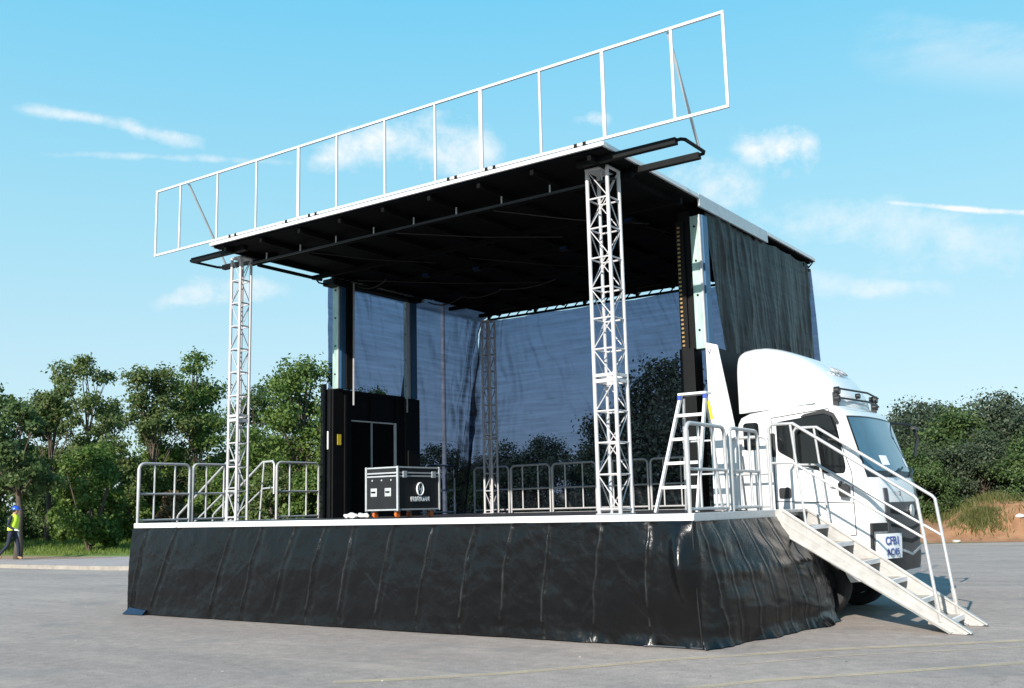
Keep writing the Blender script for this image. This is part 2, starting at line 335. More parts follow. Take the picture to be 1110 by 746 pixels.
# ------------------------------------------------------------------ ground
def asphalt_mat():
    m = bpy.data.materials.new('worn_asphalt'); m.use_nodes = True; t = m.node_tree; b = t.nodes['Principled BSDF']
    L = t.links.new
    tcn = t.nodes.new('ShaderNodeTexCoord')
    def nzn(scale, det, st=(1, 1, 1), rough=0.6, rot=0):
        mpn = t.nodes.new('ShaderNodeMapping'); mpn.inputs['Scale'].default_value = st; mpn.inputs['Rotation'].default_value = (0, 0, rot); L(tcn.outputs['Object'], mpn.inputs[0])
        n = t.nodes.new('ShaderNodeTexNoise'); n.inputs['Scale'].default_value = scale; n.inputs['Detail'].default_value = det; n.inputs['Roughness'].default_value = rough
        L(mpn.outputs[0], n.inputs['Vector']); return n.outputs[0]
    def ramp(fac, stops):
        cr = t.nodes.new('ShaderNodeValToRGB'); e = cr.color_ramp.elements
        e[0].position, e[0].color = stops[0][0], (*stops[0][1], 1); e[1].position, e[1].color = stops[-1][0], (*stops[-1][1], 1)
        for p, c in stops[1:-1]: k = e.new(p); k.color = (*c, 1)
        L(fac, cr.inputs[0]); return cr.outputs[0]
    def mixn(kind, fac, a, bb):
        n = t.nodes.new('ShaderNodeMix'); n.data_type = 'RGBA'; n.blend_type = kind
        if isinstance(fac, float): n.inputs[0].default_value = fac
        else: L(fac, n.inputs[0])
        for s, x in ((6, a), (7, bb)):
            if isinstance(x, tuple): n.inputs[s].default_value = (*x, 1)
            else: L(x, n.inputs[s])
        return n.outputs[2]
    base = ramp(nzn(0.35, 8, (0.5, 1.4, 1), 0.6, 0.25), [(0.3, (0.268, 0.232, 0.210)), (0.5, (0.312, 0.268, 0.241)), (0.7, (0.365, 0.312, 0.278))])
    streak = ramp(nzn(0.9, 6, (0.22, 2.2, 1), 0.6, 0.3), [(0.35, (0.93, 0.93, 0.93)), (0.62, (1.06, 1.05, 1.04))])
    c = mixn('MULTIPLY', 1.0, base, streak)
    fine = ramp(nzn(55, 8, rough=0.8), [(0.3, (0.42, 0.42, 0.42)), (0.7, (1.55, 1.55, 1.55))])
    c = mixn('MULTIPLY', 0.85, c, fine)
    mott = ramp(nzn(7, 6, rough=0.7), [(0.3, (0.80, 0.80, 0.80)), (0.7, (1.18, 1.17, 1.15))])
    c = mixn('MULTIPLY', 1.0, c, mott)
    pale = ramp(nzn(0.55, 6, (0.35, 2.4, 1), 0.65, 0.55), [(0.56, (0, 0, 0)), (0.70, (0.55, 0.55, 0.55))])
    c = mixn('MIX', pale, c, (0.43, 0.36, 0.30))
    dust = ramp(nzn(1.4, 7, (0.7, 2.5, 1), 0.7, -0.2), [(0.55, (0, 0, 0)), (0.78, (0.5, 0.5, 0.5))])
    c = mixn('MIX', dust, c, (0.47, 0.40, 0.345))
    chips = ramp(nzn(5.5, 3, (1, 1, 1), 0.5), [(0.76, (0, 0, 0)), (0.79, (0.55, 0.55, 0.55))])
    c = mixn('MIX', chips, c, (0.50, 0.48, 0.45))
    stain = ramp(nzn(0.8, 5, (1, 1, 1), 0.55, 1.0), [(0.30, (0.55, 0.55, 0.55)), (0.44, (0, 0, 0))])
    c = mixn('MIX', stain, c, (0.19, 0.184, 0.178))
    vor = t.nodes.new('ShaderNodeTexVoronoi'); vor.feature = 'DISTANCE_TO_EDGE'; vor.inputs['Scale'].default_value = 0.22
    wv = t.nodes.new('ShaderNodeTexNoise'); wv.inputs['Scale'].default_value = 0.7; wv.inputs['Detail'].default_value = 6; L(tcn.outputs['Object'], wv.inputs['Vector'])
    va = t.nodes.new('ShaderNodeVectorMath'); va.operation = 'MULTIPLY_ADD'; va.inputs[1].default_value = (1.6, 1.6, 0); L(wv.outputs['Color'], va.inputs[0]); L(tcn.outputs['Object'], va.inputs[2]); L(va.outputs[0], vor.inputs['Vector'])
    crack = ramp(vor.outputs['Distance'], [(0.0, (0.22, 0.22, 0.22)), (0.003, (0, 0, 0))])
    c = mixn('MIX', crack, c, (0.09, 0.085, 0.08))
    L(c, b.inputs['Base Color']); b.inputs['Roughness'].default_value = 0.88; b.inputs['Specular IOR Level'].default_value = 0.3
    bp = t.nodes.new('ShaderNodeBump'); bp.inputs['Strength'].default_value = 0.5; bp.inputs['Distance'].default_value = 0.012
    L(nzn(70, 6, rough=0.7), bp.inputs['Height']); L(bp.outputs[0], b.inputs['Normal'])
    return m
ASPH = asphalt_mat()
GROUNDM = mat('grassy_earth', (0.075, 0.10, 0.028), 0.95, col2=(0.13, 0.125, 0.05), nscale=1.2, bump=0.5, bscale=6)
PAVM = mat('paving', (0.30, 0.26, 0.25), 0.9, col2=(0.37, 0.325, 0.31), nscale=2.5, bump=0.3, bscale=30)
KERBM = mat('kerb_concrete', (0.27, 0.24, 0.205), 0.85, var=0.2, nscale=5, bump=0.3)
SOILM = mat('red_soil', (0.20, 0.095, 0.045), 0.95, col2=(0.31, 0.165, 0.085), nscale=2.4, bump=0.9, bscale=9)
DRYM = mat('bare_earth', (0.27, 0.17, 0.11), 0.95, col2=(0.33, 0.24, 0.17), nscale=2.0, bump=0.4, bscale=14)

struct(MB().box(-900, 900, -900, 900, -1.0, -0.012).build('ground', GROUNDM))
# asphalt yard: one polygon sheet with a wavering far edge
AS_FAR = [(60, 60.5), (30, 44.0), (12, 33.6), (4, 29.0), (-1.2, 25.4), (-3.4, 24.0), (-8, 22.2), (-14, 20.5), (-16.5, 17), (-17.2, 12), (-17.6, 9.0), (-18.6, 7.6), (-20.5, 7.15), (-26, 6.95), (-40, 6.4), (-90, 4.5)]
poly = [(-90, -60), (60, -60)]+AS_FAR
struct(MB().add([(x, y, 0) for x, y in poly], [tuple(range(len(poly)))]).build('asphalt', ASPH))
# kerb and pavement on the left
kl = [(-90, 4.5), (-40, 6.4), (-26, 6.95), (-20.5, 7.15), (-18.6, 7.6), (-17.6, 9.0), (-17.2, 12), (-16.5, 17), (-14, 20.5)]
rows = []
for i, (x, y) in enumerate(kl):
    a = Vector(kl[max(i-1, 0)]); b = Vector(kl[min(i+1, len(kl)-1)]); n = Vector((-(b-a).y, (b-a).x)).normalized()
    q = [Vector((x, y))+n*d for d in (0.0, 0.02, 0.14, 0.15)]
    rows.append([(q[0].x, q[0].y, -0.01), (q[1].x, q[1].y, 0.105), (q[2].x, q[2].y, 0.12), (q[3].x, q[3].y, -0.01)])
struct(MB().grid(rows).build('kerb', KERBM))
pv = [(-90, 4.68), (-40, 6.58), (-26, 7.12), (-20.6, 7.32), (-18.75, 7.75), (-17.8, 9.1), (-17.4, 12), (-17.8, 13.2), (-28.5, 11.1), (-45, 10.1), (-90, 8.0)]
struct(MB().add([(x, y, 0.10) for x, y in pv], [tuple(range(len(pv)))]).build('pavement', PAVM))
de = [(-90, 6.4), (-45, 8.2), (-31.5, 8.9), (-27.5, 9.6), (-25.6, 10.8), (-28.5, 10.95), (-45, 9.95), (-90, 7.85)]
struct(MB().add([(x, y, 0.106) for x, y in de], [tuple(range(len(de)))]).build('bare_earth', DRYM))

# grass bank rising gently behind the pavement
EDX, EDY = [-90, -45, -28.5, -17.8, -12], [7.8, 9.9, 10.9, 13.0, 22]
def bank(x, y):
    d = y-float(np.interp(x, EDX, EDY)); t = min(1, max(0, (-13-x)/6))
    return t*(min(1.5, .055*max(0, d))+.05*fbm(x*.3, y*.3, 3)*min(1, max(0, d)))+.02
rows = []
for i in range(91):
    x = -95+i*(83/90); e = float(np.interp(x, EDX, EDY)); rows.append([(x, e+(j/40)**1.5*75, bank(x, e+(j/40)**1.5*75)+(.075 if j == 0 else .09 if j < 3 else 0)*(1 if x < -17 else 0)) for j in range(41)])
o = struct(MB().grid(rows).build('grass_bank', mat('grass_turf', (0.095, 0.150, 0.026), 0.95, col2=(0.17, 0.205, 0.055), nscale=0.9, bump=0.8, bscale=8))); smoothen(o.data, None)

# faded paint lines
def marking_mat():
    m = bpy.data.materials.new('faded_yellow_paint'); m.use_nodes = True; t = m.node_tree; b = t.nodes['Principled BSDF']; out = t.nodes['Material Output']
    b.inputs['Base Color'].default_value = (0.58, 0.47, 0.31, 1); b.inputs['Roughness'].default_value = 0.85
    tr = t.nodes.new('ShaderNodeBsdfTransparent'); mx = t.nodes.new('ShaderNodeMixShader')
    tcn = t.nodes.new('ShaderNodeTexCoord'); n = t.nodes.new('ShaderNodeTexNoise'); n.inputs['Scale'].default_value = 3.5; n.inputs['Detail'].default_value = 9; n.inputs['Roughness'].default_value = 0.75
    t.links.new(tcn.outputs['Object'], n.inputs['Vector'])
    mr = t.nodes.new('ShaderNodeMapRange'); mr.inputs[1].default_value = 0.40; mr.inputs[2].default_value = 0.70; mr.inputs[3].default_value = 0.62; mr.inputs[4].default_value = 0.08
    t.links.new(n.outputs[0], mr.inputs[0]); t.links.new(mr.outputs[0], mx.inputs[0]); t.links.new(b.outputs[0], mx.inputs[2]); t.links.new(tr.outputs[0], mx.inputs[1]); t.links.new(mx.outputs[0], out.inputs[0])
    return m
MARKM = marking_mat()
def strip(name, pts, w, z=0.004):
    mb = MB(); rows = []
    for i in range(len(pts)):
        a = Vector(pts[max(i-1, 0)]); b = Vector(pts[min(i+1, len(pts)-1)]); n = Vector((-(b-a).y, (b-a).x)).normalized()*w/2; p = Vector(pts[i])
        rows.append([(p.x-n.x, p.y-n.y, z), (p.x+n.x, p.y+n.y, z)])
    return struct(mb.grid(rows).build(name, MARKM))
LINE1 = [(-1.95, -2.95), (-1.42, -2.45), (-0.95, -1.95), (-0.45, -1.25), (-0.1, -0.72), (0.95, 0.52), (2.5, 1.98), (5.5, 4.6), (9.5, 7.8)]
LINE2 = [(0.55, -2.2), (1.15, -1.25), (1.85, -0.5), (2.72, 0.52), (5.5, 3.2), (9, 6.2)]
strip('road_marking', LINE1, 0.13); strip('road_marking', LINE2, 0.11)
strip('road_marking', [(0.62, -0.62), (1.35, 0.35), (2.3, 1.25), (3.3, 2.2)], 0.04)

# soil mound at the right
def mound_h(x, y):
    # local crest running along the edge of the yard
    h = 0
    for cx, cy, rx, ry, hh in ((-2.0, 28.0, 2.3, 1.9, 1.35), (1.6, 29.8, 3.0, 1.9, 0.95), (-5.8, 27.2, 2.6, 2.2, 1.05), (7.5, 34.0, 4.2, 2.6, 0.95), (12.5, 37.5, 4.5, 3, 0.9), (-9.5, 27.0, 3.0, 2.4, 0.8), (20, 43, 6, 3, 1.0)):
        d = ((x-cx)/rx)**2+((y-cy)/ry)**2
        h = max(h, hh*math.exp(-d*1.1)) if d < 6 else h
    yb = 25.9+(0.60 if x > -.5 else 0.42)*(x+.5); h *= min(1, max(0, (y-yb)/1.6))**1.5
    h += 0.16*fbm(x*0.9, y*0.9, 1.3)*min(1, h*2)+0.05*fbm(x*3, y*3, 4.0)*min(1, h*3)
    return h
rows = []
for i in range(141):
    row = []
    for j in range(81):
        u = i/140*42-12; v = j/80*11
        x = u; yb = 25.9+0.60*(u+0.5) if u > -0.5 else 25.9+0.42*(u+0.5)
        y = yb+v; row.append((x, y, mound_h(x, y)-0.03))
    rows.append(row)
mb = MB().grid(rows); o = struct(mb.build('soil_mound', SOILM)); smoothen(o.data, None)

# ------------------------------------------------------------------ stage truck (deck, box, roof and cab move together)
T = thing('stage_truck', (-4.5, 4.2, 0), 'black and white stage truck with its roof raised and deck folded out on the asphalt', 'stage truck')
HD = 1.30
# deck
mb = MB(); mb.prism([(-9.02, 0.03), (-0.03, 0.03), (-0.03, 2.92), (-0.86, 2.92), (-0.86, 7.95), (-9.02, 7.95)], 'z', 1.20, 1.298)
deck = mb.build('deck', PLY, T)
mb = MB(); mb.box(-8.052, 0.0, -0.0, 0.03, 1.232, 1.304); mb.box(-9.06, -8.066, -0.0, 0.03, 1.232, 1.304)
mb.build('edge_trim', WHITE, deck, bevel=0.006)
MB().box(-0.03, 0.0, 0.031, 2.95, 1.222, 1.306).build('edge_trim', ALU, deck, bevel=0.005)
MB().box(-9.06, -9.02, 0.031, 7.95, 1.232, 1.304).build('edge_trim', ALU, deck, bevel=0.005)
MB().box(-9.02, -0.9, 7.951, 7.98, 1.232, 1.304).build('edge_trim', ALU, deck, bevel=0.005)
MB().box(-2.15, -1.97, -0.014, -0.001, 1.222, 1.236).build('latch', BLACK, deck)
# deck legs behind the skirt
for x in (-8.6, -6.4, -4.2, -2.0, -0.4):
    mb = MB(); mb.tube([(x, 0.45, 1.2), (x, 0.45, 0.02)], 0.03, 8); mb.cyl((x, 0.45, 0.012), 'z', 0.09, 0.02, 16); mb.build('jack_leg', ALU, T)
# chassis
mb = MB(); mb.box(-8.0, 0.75, 3.55, 3.65, 0.62, 0.86); mb.box(-8.0, 0.75, 4.65, 4.75, 0.62, 0.86)
for x in (-7, -5, -3, -1.4, 0.5): mb.box(x, x+0.12, 3.65, 4.65, 0.66, 0.82)
mb.box(-0.02, 0.12, 3.3, 4.95, 0.34, 0.46)
mb.build('chassis', BLACK, T)
MB().box(-0.95, -0.55, 3.2, 3.5, 0.45, 0.95).build('fuel_tank', PLASTIC, T, bevel=0.02); MB().box(0.30, 0.62, 3.6, 4.7, 0.42, 0.62).build('engine_sump', PLASTIC, T, bevel=0.02)

# box end wall (tail end)
ew = MB().box(-8.16, -8.12, 3.30, 5.02, 1.302, 3.50).build('end_wall', BLACK, T)
mb = MB()
for y in (3.53, 4.10, 4.78): mb.box(-8.118, -8.09, y-0.03, y+0.03, 1.31, 3.48)
for z in (1.34, 2.99, 3.46): mb.box(-8.119, -8.095, 3.31, 5.01, z-0.03, z+0.03)
mb.build('wall_frame', BLACK, ew)
mb = MB(); mb.box(-8.088, -8.06, 4.68, 4.73, 1.31, 2.98); mb.box(-8.088, -8.07, 3.5, 4.655, 2.955, 2.98)
mb.build('door_frame', WHITE, ew, bevel=0.004)
MB().box(-8.088, -8.068, 4.065, 4.10, 1.31, 2.95).build('door_frame', ALU, ew)
MB().box(-8.089, -8.075, 3.56, 4.05, 1.4, 2.92).build('wall_panel', BLACKR, ew)
MB().box(-8.089, -8.075, 4.13, 4.64, 1.4, 2.92).build('wall_panel', BLACKR, ew)
def corner_post(x0, x1, y0, y1, ztop):
    p = MB().box(x0, x1, y0, y1, 1.302, ztop).build('corner_post', BLACK, T, bevel=0.008); return p
cp = corner_post(-8.17, -7.93, 2.98, 3.42, 3.47)
MB().box(-8.19, -8.08, 2.945, 2.978, 1.302, 3.56).build('edge_flange', BLACK, cp)
MB().box(-7.999, -7.965, 2.955, 2.979, 1.302, 3.45).build('edge_flange', BLACK, cp)
MB().box(-7.929, -7.90, 3.24, 3.29, 1.302, 3.45).build('edge_flange', BLACK, cp)
MB().box(-8.055, -8.03, 2.968, 2.979, 2.45, 2.75).build('paper_label', PAPER, cp)
MB().box(-7.928, -7.923, 3.08, 3.17, 2.52, 2.70).build('warning_sticker', YELLOWS, cp)
corner_post(-8.30, -8.05, 5.05, 5.38, 3.46)
corner_post(-1.50, -1.29, 3.02, 3.28, 3.44); corner_post(-1.50, -1.12, 5.10, 5.38, 3.44)
def lift_post(x0, x1, y0, y1, z0, z1, trim):
    p = MB().box(x0, x1, y0, y1, z0, z1).build('lift_post', TEAL, T, bevel=0.006)
    w = x1-x0
    MB().box(x1+0.001, x1+0.028, y0-0.02, y0+0.018, z0, z1).build('guide_rail', trim, p)
    MB().box(x1+0.002, x1+0.05, y0+0.03, y1, z0, z1).build('guide_rail', BLUEM, p)
    for k in range(4):
        z = z0+0.25+k*(z1-z0-0.4)/3; MB().cyl((x0+w*0.5, y0-0.003, z), 'y', 0.016, 0.012, 10).build('bolt', BLACK, p)
    return p
lift_post(-8.03, -7.90, 3.06, 3.26, 3.475, 5.34, RAIL)
lift_post(-8.22, -8.09, 5.12, 5.30, 3.465, 5.34, RAIL)
lift_post(-1.262, -1.135, 3.04, 3.22, 3.42, 5.24, RAIL)
lift_post(-1.34, -1.22, 5.14, 5.30, 3.445, 5.34, RAIL)
# inner black columns beside lift posts with cable chain
MB().box(-1.46, -1.29, 3.09, 3.30, 3.44, 5.34).build('mast_sleeve', BLACK, T)
MB().box(-7.87, -7.82, 3.20, 3.36, 3.475, 5.34).build('mast_sleeve', BLACK, T)
MB().tube([(-7.80, 3.34, 3.2), (-7.80, 3.34, 5.34)], 0.016, 6).build('hydraulic_pipe', RAIL, T)
MB().tube([(-8.05, 5.02, 3.2), (-8.05, 5.02, 5.34)], 0.016, 6).build('hydraulic_pipe', RAIL, T)
ch = MB()
ch.box(-1.48, -1.37, 3.050, 3.087, 1.5, 5.2)
chain = ch.build('cable_chain', BLACK, T)
z = 2.72
while z < 5.12:
    xo = -1.425+0.02*math.sin(z*1.1); MB().box(xo-0.018, xo+0.018, 3.036, 3.049, z, z+0.026).build('chain_link', BRASS, chain); z += 0.058
# front bulkhead: white flared side panel and black wall
mb = MB(); mb.prism([(-1.115, 1.302), (-0.70, 1.302), (-0.78, 2.40), (-0.95, 3.44), (-1.115, 3.49)], 'y', 3.00, 3.035)
bk = mb.build('bulkhead_panel', WHITE, T, bevel=0.01)
text_mesh('panel_mark', 'V', 0.11, DARKINK, bk, (-1.06, 2.996, 3.36), (1, 0, 0), (0, 0, 1))
MB().prism([(-1.11, 1.302), (-0.86, 1.302), (-0.92, 2.40), (-1.02, 3.42), (-1.11, 3.46)], 'y', 3.04, 5.36).build('front_wall', BLACK, T)

# roof: front wing, centre, rear wing
RX0, RX1 = -8.02, -1.08
def roof_panel(y0, y1, z0, z1, name, edge_h, n_rib):
    p = MB().box(RX0+0.03, RX1-0.03, y0+0.03, y1-0.005, z1-0.075, z1-0.008).build(name, BLACKR, T)
    mb = MB()
    for i in range(n_rib):
        x = RX0+0.25+i*(RX1-RX0-0.5)/(n_rib-1); mb.box(x-0.025, x+0.025, y0+0.06, y1-0.03, z1-0.15, z1-0.077)
    mb.build('rib', BLACKR, p)
    mb = MB()
    for k in range(2):
        y = y0+0.75+k*(y1-y0-1.2); mb.box(RX0+0.05, RX1-0.05, y-0.03, y+0.03, z1-0.22, z1-0.152)
    mb.build('purlin', BLACKR, p)
    mb = MB(); mb.box(RX1-0.03, RX1, y0, y1-0.005, z1-edge_h, z1); mb.build('edge_trim', WHITE if edge_h < 0.1 else ALU, p)
    mb = MB(); mb.box(RX0, RX0+0.03, y0, y1-0.005, z1-edge_h, z1); mb.build('edge_trim', WHITE if edge_h < 0.1 else ALU, p)
    return p
rf = roof_panel(0.46, 2.985, 5.3, 5.505, 'roof_wing', 0.05, 9)
MB().box(RX0, RX1, 0.425, 0.459, 5.458, 5.506).build('front_fascia', WHITE, rf, bevel=0.004)
pass
rc = roof_panel(2.99, 5.47, 5.3, 5.515, 'roof_centre', 0.175, 9)
rr = roof_panel(5.475, 7.66, 5.3, 5.515, 'roof_wing', 0.05, 9)
MB().box(RX0, RX1, 7.661, 7.69, 5.45, 5.515).build('rear_fascia', WHITE, rr)
# roof clamps on the front edge
for x in (-7.55, -7.42, -6.45, -6.32, -5.85, -5.72, -3.34, -3.22, -2.74, -2.62, -1.45, -1.33):
    MB().box(x-0.022, x+0.022, 0.42, 0.47, 5.507, 5.552).build('clamp', BLACK if random.random() < 0.6 else WHITE, rf)
# hanging batten with pegs
mb = MB(); mb.bar((-7.7, 0.98, 5.24), (-1.25, 0.98, 5.24), 0.028); mb.build('batten', PLASTIC, rf)
for i in range(9): MB().cyl((-7.35+i*0.74, 0.975, 5.30), 'z', 0.011, 0.10, 6).build('peg', ALU, rf)
# sagging cables and crossing stay rods under the roof
mb = MB()
for (x0, y0, x1, y1) in ((-4.9, 1.2, -3.2, 2.9), (-3.2, 1.2, -1.9, 3.1), (-6.6, 1.2, -5.6, 2.9), (-2.0, 3.2, -1.4, 5.2), (-7.4, 3.0, -5.0, 5.3), (-5.0, 3.0, -3.4, 5.3)):
    mb.tube([(x0, y0, 5.27), ((x0+x1)/2, (y0+y1)/2, 5.24), (x1, y1, 5.27)], 0.010, 5)
mb.build('stay_rod', PLASTIC, rc)
for (x0, x1, y, sag) in ((-7.7, -6.9, 5.25, 0.10), (-6.9, -6.0, 5.25, 0.07), (-7.7, -7.0, 3.3, 0.10), (-6.0, -4.8, 5.2, 0.06)):
    MB().tube([(x0+(x1-x0)*t/8, y, 5.28-sag*4*(t/8)*(1-t/8)) for t in range(9)], 0.012, 5).build('cable', RUBBER, rc)
for (x, y) in ((-6.2, 3.4), (-5.3, 3.6), (-3.5, 3.4), (-2.0, 2.7)):
    l = MB().box(x-0.07, x+0.07, y-0.03, y+0.06, 5.22, 5.28).build('floodlight', BLACK, rc)
    MB().box(x-0.06, x+0.06, y-0.036, y-0.031, 5.23, 5.27).build('lens', LENSB, l)
# rear truss beam under the roof
mb = MB(); y = 7.45
mb.bar((-7.95, y, 5.40), (-1.1, y, 5.40), 0.04); mb.bar((-7.95, y, 5.27), (-1.1, y, 5.27), 0.04)
for i in range(30):
    x = -7.9+i*0.232; mb.bar((x, y, 5.28), (x+0.116, y, 5.39), 0.018)
    if i % 5 == 0: mb.bar((x, y, 5.26), (x, y, 5.42), 0.05)
mb.build('rear_beam', BLACK, rr)
# front outrigger arms that carry the banner frame
for s, xe, xa in ((1, -0.30, -0.24), (-1, -8.77, -8.80)):
    x0 = -1.6 if s > 0 else -7.5
    og = MB().bar((x0, 0.70, 5.40), (xe, 0.70, 5.40), 0.075, 0.075).build('outrigger', BLACK, rf)
    MB().bar((x0, 1.31, 5.40), (xe, 1.31, 5.40), 0.075, 0.075).build('arm', BLACK, og)
    e = 0.085*s
    MB().tube([(xe-0.02*s, 0.70, 5.41), (xe+e*0.6, 0.70, 5.41), (xe+e, 0.74, 5.41), (xe+e, 1.24, 5.41), (xe+e*0.6, 1.30, 5.41), (xe-0.02*s, 1.31, 5.41)], 0.02, 8).build('end_loop', BLACK, og)
mb = MB(); mb.tube([(-7.99, 1.36, 5.33), (-7.99, 2.75, 5.33)], 0.03, 6); mb.build('edge_tube', BLACK, rf)
mb = MB(); mb.tube([(-8.0, 2.6, 5.34), (-8.0, 2.7, 5.27), (-7.98, 2.85, 5.26), (-7.97, 2.95, 5.32)], 0.014, 6); mb.build('cable', BLACK, rf)
mb = MB(); mb.box(-8.08, -7.80, 2.86, 3.3, 5.24, 5.36); mb.box(-8.1, -7.9, 3.3, 5.3, 5.30, 5.37); mb.build('roof_bracket', BLACK, rc, bevel=0.02)

# ---------------- cab
YC, HW = 4.12, 1.0
PROF = [(-.78, .72), (-.80, 1.3), (-.80, 2.28), (-.785, 2.40), (-.74, 2.475), (-.62, 2.52), (-.2, 2.565), (.15, 2.575), (.36, 2.565), (.48, 2.53), (.565, 2.46), (.595, 2.40),
        (.645, 2.20), (.695, 2.0), (.745, 1.80), (.782, 1.655), (.80, 1.58), (.812, 1.40), (.81, 1.15), (.80, .95), (.79, .75), (.77, .56), (.73, .45), (.55, .43), (.50, .52),
        (.46, .72), (.36, .83), (.20, .90), (.05, .92), (-.10, .90), (-.26, .83), (-.36, .72), (-.40, .60), (-.6, .58)]
def front_w(x, z):
    """how far a profile point belongs to the bulging nose (0..1)"""
    if x < 0.3: return 0
    w = min(1, (x-0.3)/0.3)
    if z > 1.65: w *= 1-0.45*min(1, (z-1.65)/0.8)
    return w
def bulge(y): s = abs((y-YC)/HW); return 0.20*(1-min(1, s)**3.0)
def cab_pt(x, z, y, shrink=0.0):
    cx, cz = 0.0, 1.6
    k = 1-shrink
    zz = cz+(z-cz)*(1-shrink*0.8) if z > 1.6 else z
    xx = x*k if x > 0 else x*(1-shrink*0.7)
    xx += bulge(y)*front_w(x, z)
    if z > 2.3 : zz += 0.035*(1-min(1, abs((y-YC)/HW))**2)*min(1, (z-2.3)/0.25)
    return (xx, y, zz)
ys = [(-1.0, .055), (-0.995, .03), (-0.975, .012), (-0.93, 0), (-.8, 0), (-.6, 0), (-.3, 0), (0, 0), (.3, 0), (.6, 0), (.8, 0), (.93, 0), (.975, .012), (.995, .03), (1.0, .055)]
rows = []
for s, sh in ys:
    y = YC+s*HW; r = [cab_pt(x, z, y, sh) for x, z in PROF]; rows.append(r+[r[0]])
mb = MB().grid(rows); n = len(PROF)
mb.f.append(tuple(range(n))); mb.f.append(tuple((len(ys)-1)*(n+1)+i for i in range(n)))
cabo = mb.build('cab', CABW, T); bmx = bmesh.new(); bmx.from_mesh(cabo.data); bmesh.ops.remove_doubles(bmx, verts=bmx.verts[:], dist=1e-4); bmesh.ops.recalc_face_normals(bmx, faces=bmx.faces[:]); bmx.to_mesh(cabo.data); bmx.free(); smoothen(cabo.data, 35)
def roundpoly(p, r, n=4):
    out = []
    for i in range(len(p)):
        a, b, c = Vector(p[i-1]), Vector(p[i]), Vector(p[(i+1) % len(p)])
        d1 = (a-b); d2 = (c-b); rr_ = min(r, d1.length*0.45, d2.length*0.45); p0 = b+d1.normalized()*rr_; p1 = b+d2.normalized()*rr_
        for k in range(n+1):
            t = k/n; out.append(tuple(p0*(1-t)**2+b*2*t*(1-t)+p1*t*t))
    return out
YN = YC-HW; YF = YC+HW
for yy, sg in ((YN, -1), (YF, 1)):
    a, b = (yy+0.004*sg, yy-0.004*sg) if sg < 0 else (yy-0.004, yy+0.004)
    def panel(poly, r, nm, m, off0, off1, par=cabo):
        return MB().prism(roundpoly(poly, r), 'y', yy+sg*off0, yy+sg*off1).build(nm, m, par)
    panel([(-.71, 2.40), (-.50, 2.40), (-.50, 2.05), (-.71, 2.05)], 0.05, 'rear_side_window', GLASS, -0.01, 0.004)
    win = [(-.27, 2.02), (-.27, 2.385), (.36, 2.455), (.475, 2.40), (.565, 1.80), (.55, 1.715), (.33, 1.72), (.05, 1.83)]
    panel(win, 0.045, 'door_window', GLASS, -0.01, 0.004)
    panel([(.05, 2.425), (.10, 2.46), (.36, 2.50), (.47, 2.45), (.53, 2.33), (.50, 2.31), (.45, 2.41), (.35, 2.452)], 0.02, 'rain_visor', PLASTIC, 0.004, 0.03)
    # door shut lines and recessed handle
    mb = MB()
    for p, q in (((-.33, 2.44), (-.33, 1.02)), ((-.33, 2.44), (.40, 2.51)), ((.40, 2.51), (.63, 1.72)), ((.63, 1.72), (.63, 0.98)), ((-.33, 1.02), (-.2, 0.98)), ((-.2, .98), (.63, .98)), ((-.33, 1.40), (.63, 1.36))):
        mb.bar((p[0], yy+sg*0.0015, p[1]), (q[0], yy+sg*0.0015, q[1]), 0.010, 0.005, (0, 1, 0))
    mb.build('door_gap', PLASTIC, cabo)
    panel([(-.285, 1.565), (-.13, 1.565), (-.13, 1.43), (-.285, 1.43)], 0.03, 'door_handle', PLASTIC, -0.01, 0.006)
    panel([(-.35, 1.95), (-.29, 1.95), (-.29, 2.25), (-.35, 2.25)], 0.02, 'pillar_vent', PLASTIC, -0.01, 0.004)
# windscreen following the nose
def zprof(t):  # t 0 bottom .. 1 top on the windscreen slope
    return (.775-.185*t, 1.675+.735*t)
def ws_grid(s0, s1, t0, t1, off, ns=24, nt=8):
    rows = []
    for j in range(nt+1):
        t = t0+(t1-t0)*j/nt; x, z = zprof(t); r = []
        for i in range(ns+1):
            s = s0+(s1-s0)*i/ns; y = YC+s*HW; p = cab_pt(x, z, y); r.append((p[0]+off, p[1], p[2]+off*0.25))
        rows.append(r)
    return rows
def slab(rows_out, rows_in):
    mb = MB(); mb.grid(rows_out); mb.grid(rows_in, True); return mb
mb = MB(); mb.grid(ws_grid(-.975, .975, -0.02, 1.0, 0.006)); o = mb.build('windscreen_seal', PLASTIC, cabo); smoothen(o.data, None)
mb = MB(); mb.grid(ws_grid(-.955, .955, .08, .97, 0.011)); ws = mb.build('windscreen', SCREENG, cabo); smoothen(ws.data, None)
mb = MB(); mb.grid(ws_grid(-.62, -.40, .18, .34, 0.014, 6, 3)); mb.build('permit_paper', PAPER, cabo)
mb = MB(); mb.grid(ws_grid(.30, .44, .16, .32, 0.014, 6, 3)); mb.build('permit_paper', PAPER, cabo)
for s in (-.5, .25):
    a = Vector(ws_grid(s, s+.01, .0, .01, 0.03, 1, 1)[0][0]); b = Vector(ws_grid(s+.5, s+.51, .14, .15, 0.035, 1, 1)[0][0])
    MB().tube([a, (a+b)/2+Vector((.02, 0, 0)), b], 0.013, 6).build('wiper', PLASTIC, cabo)
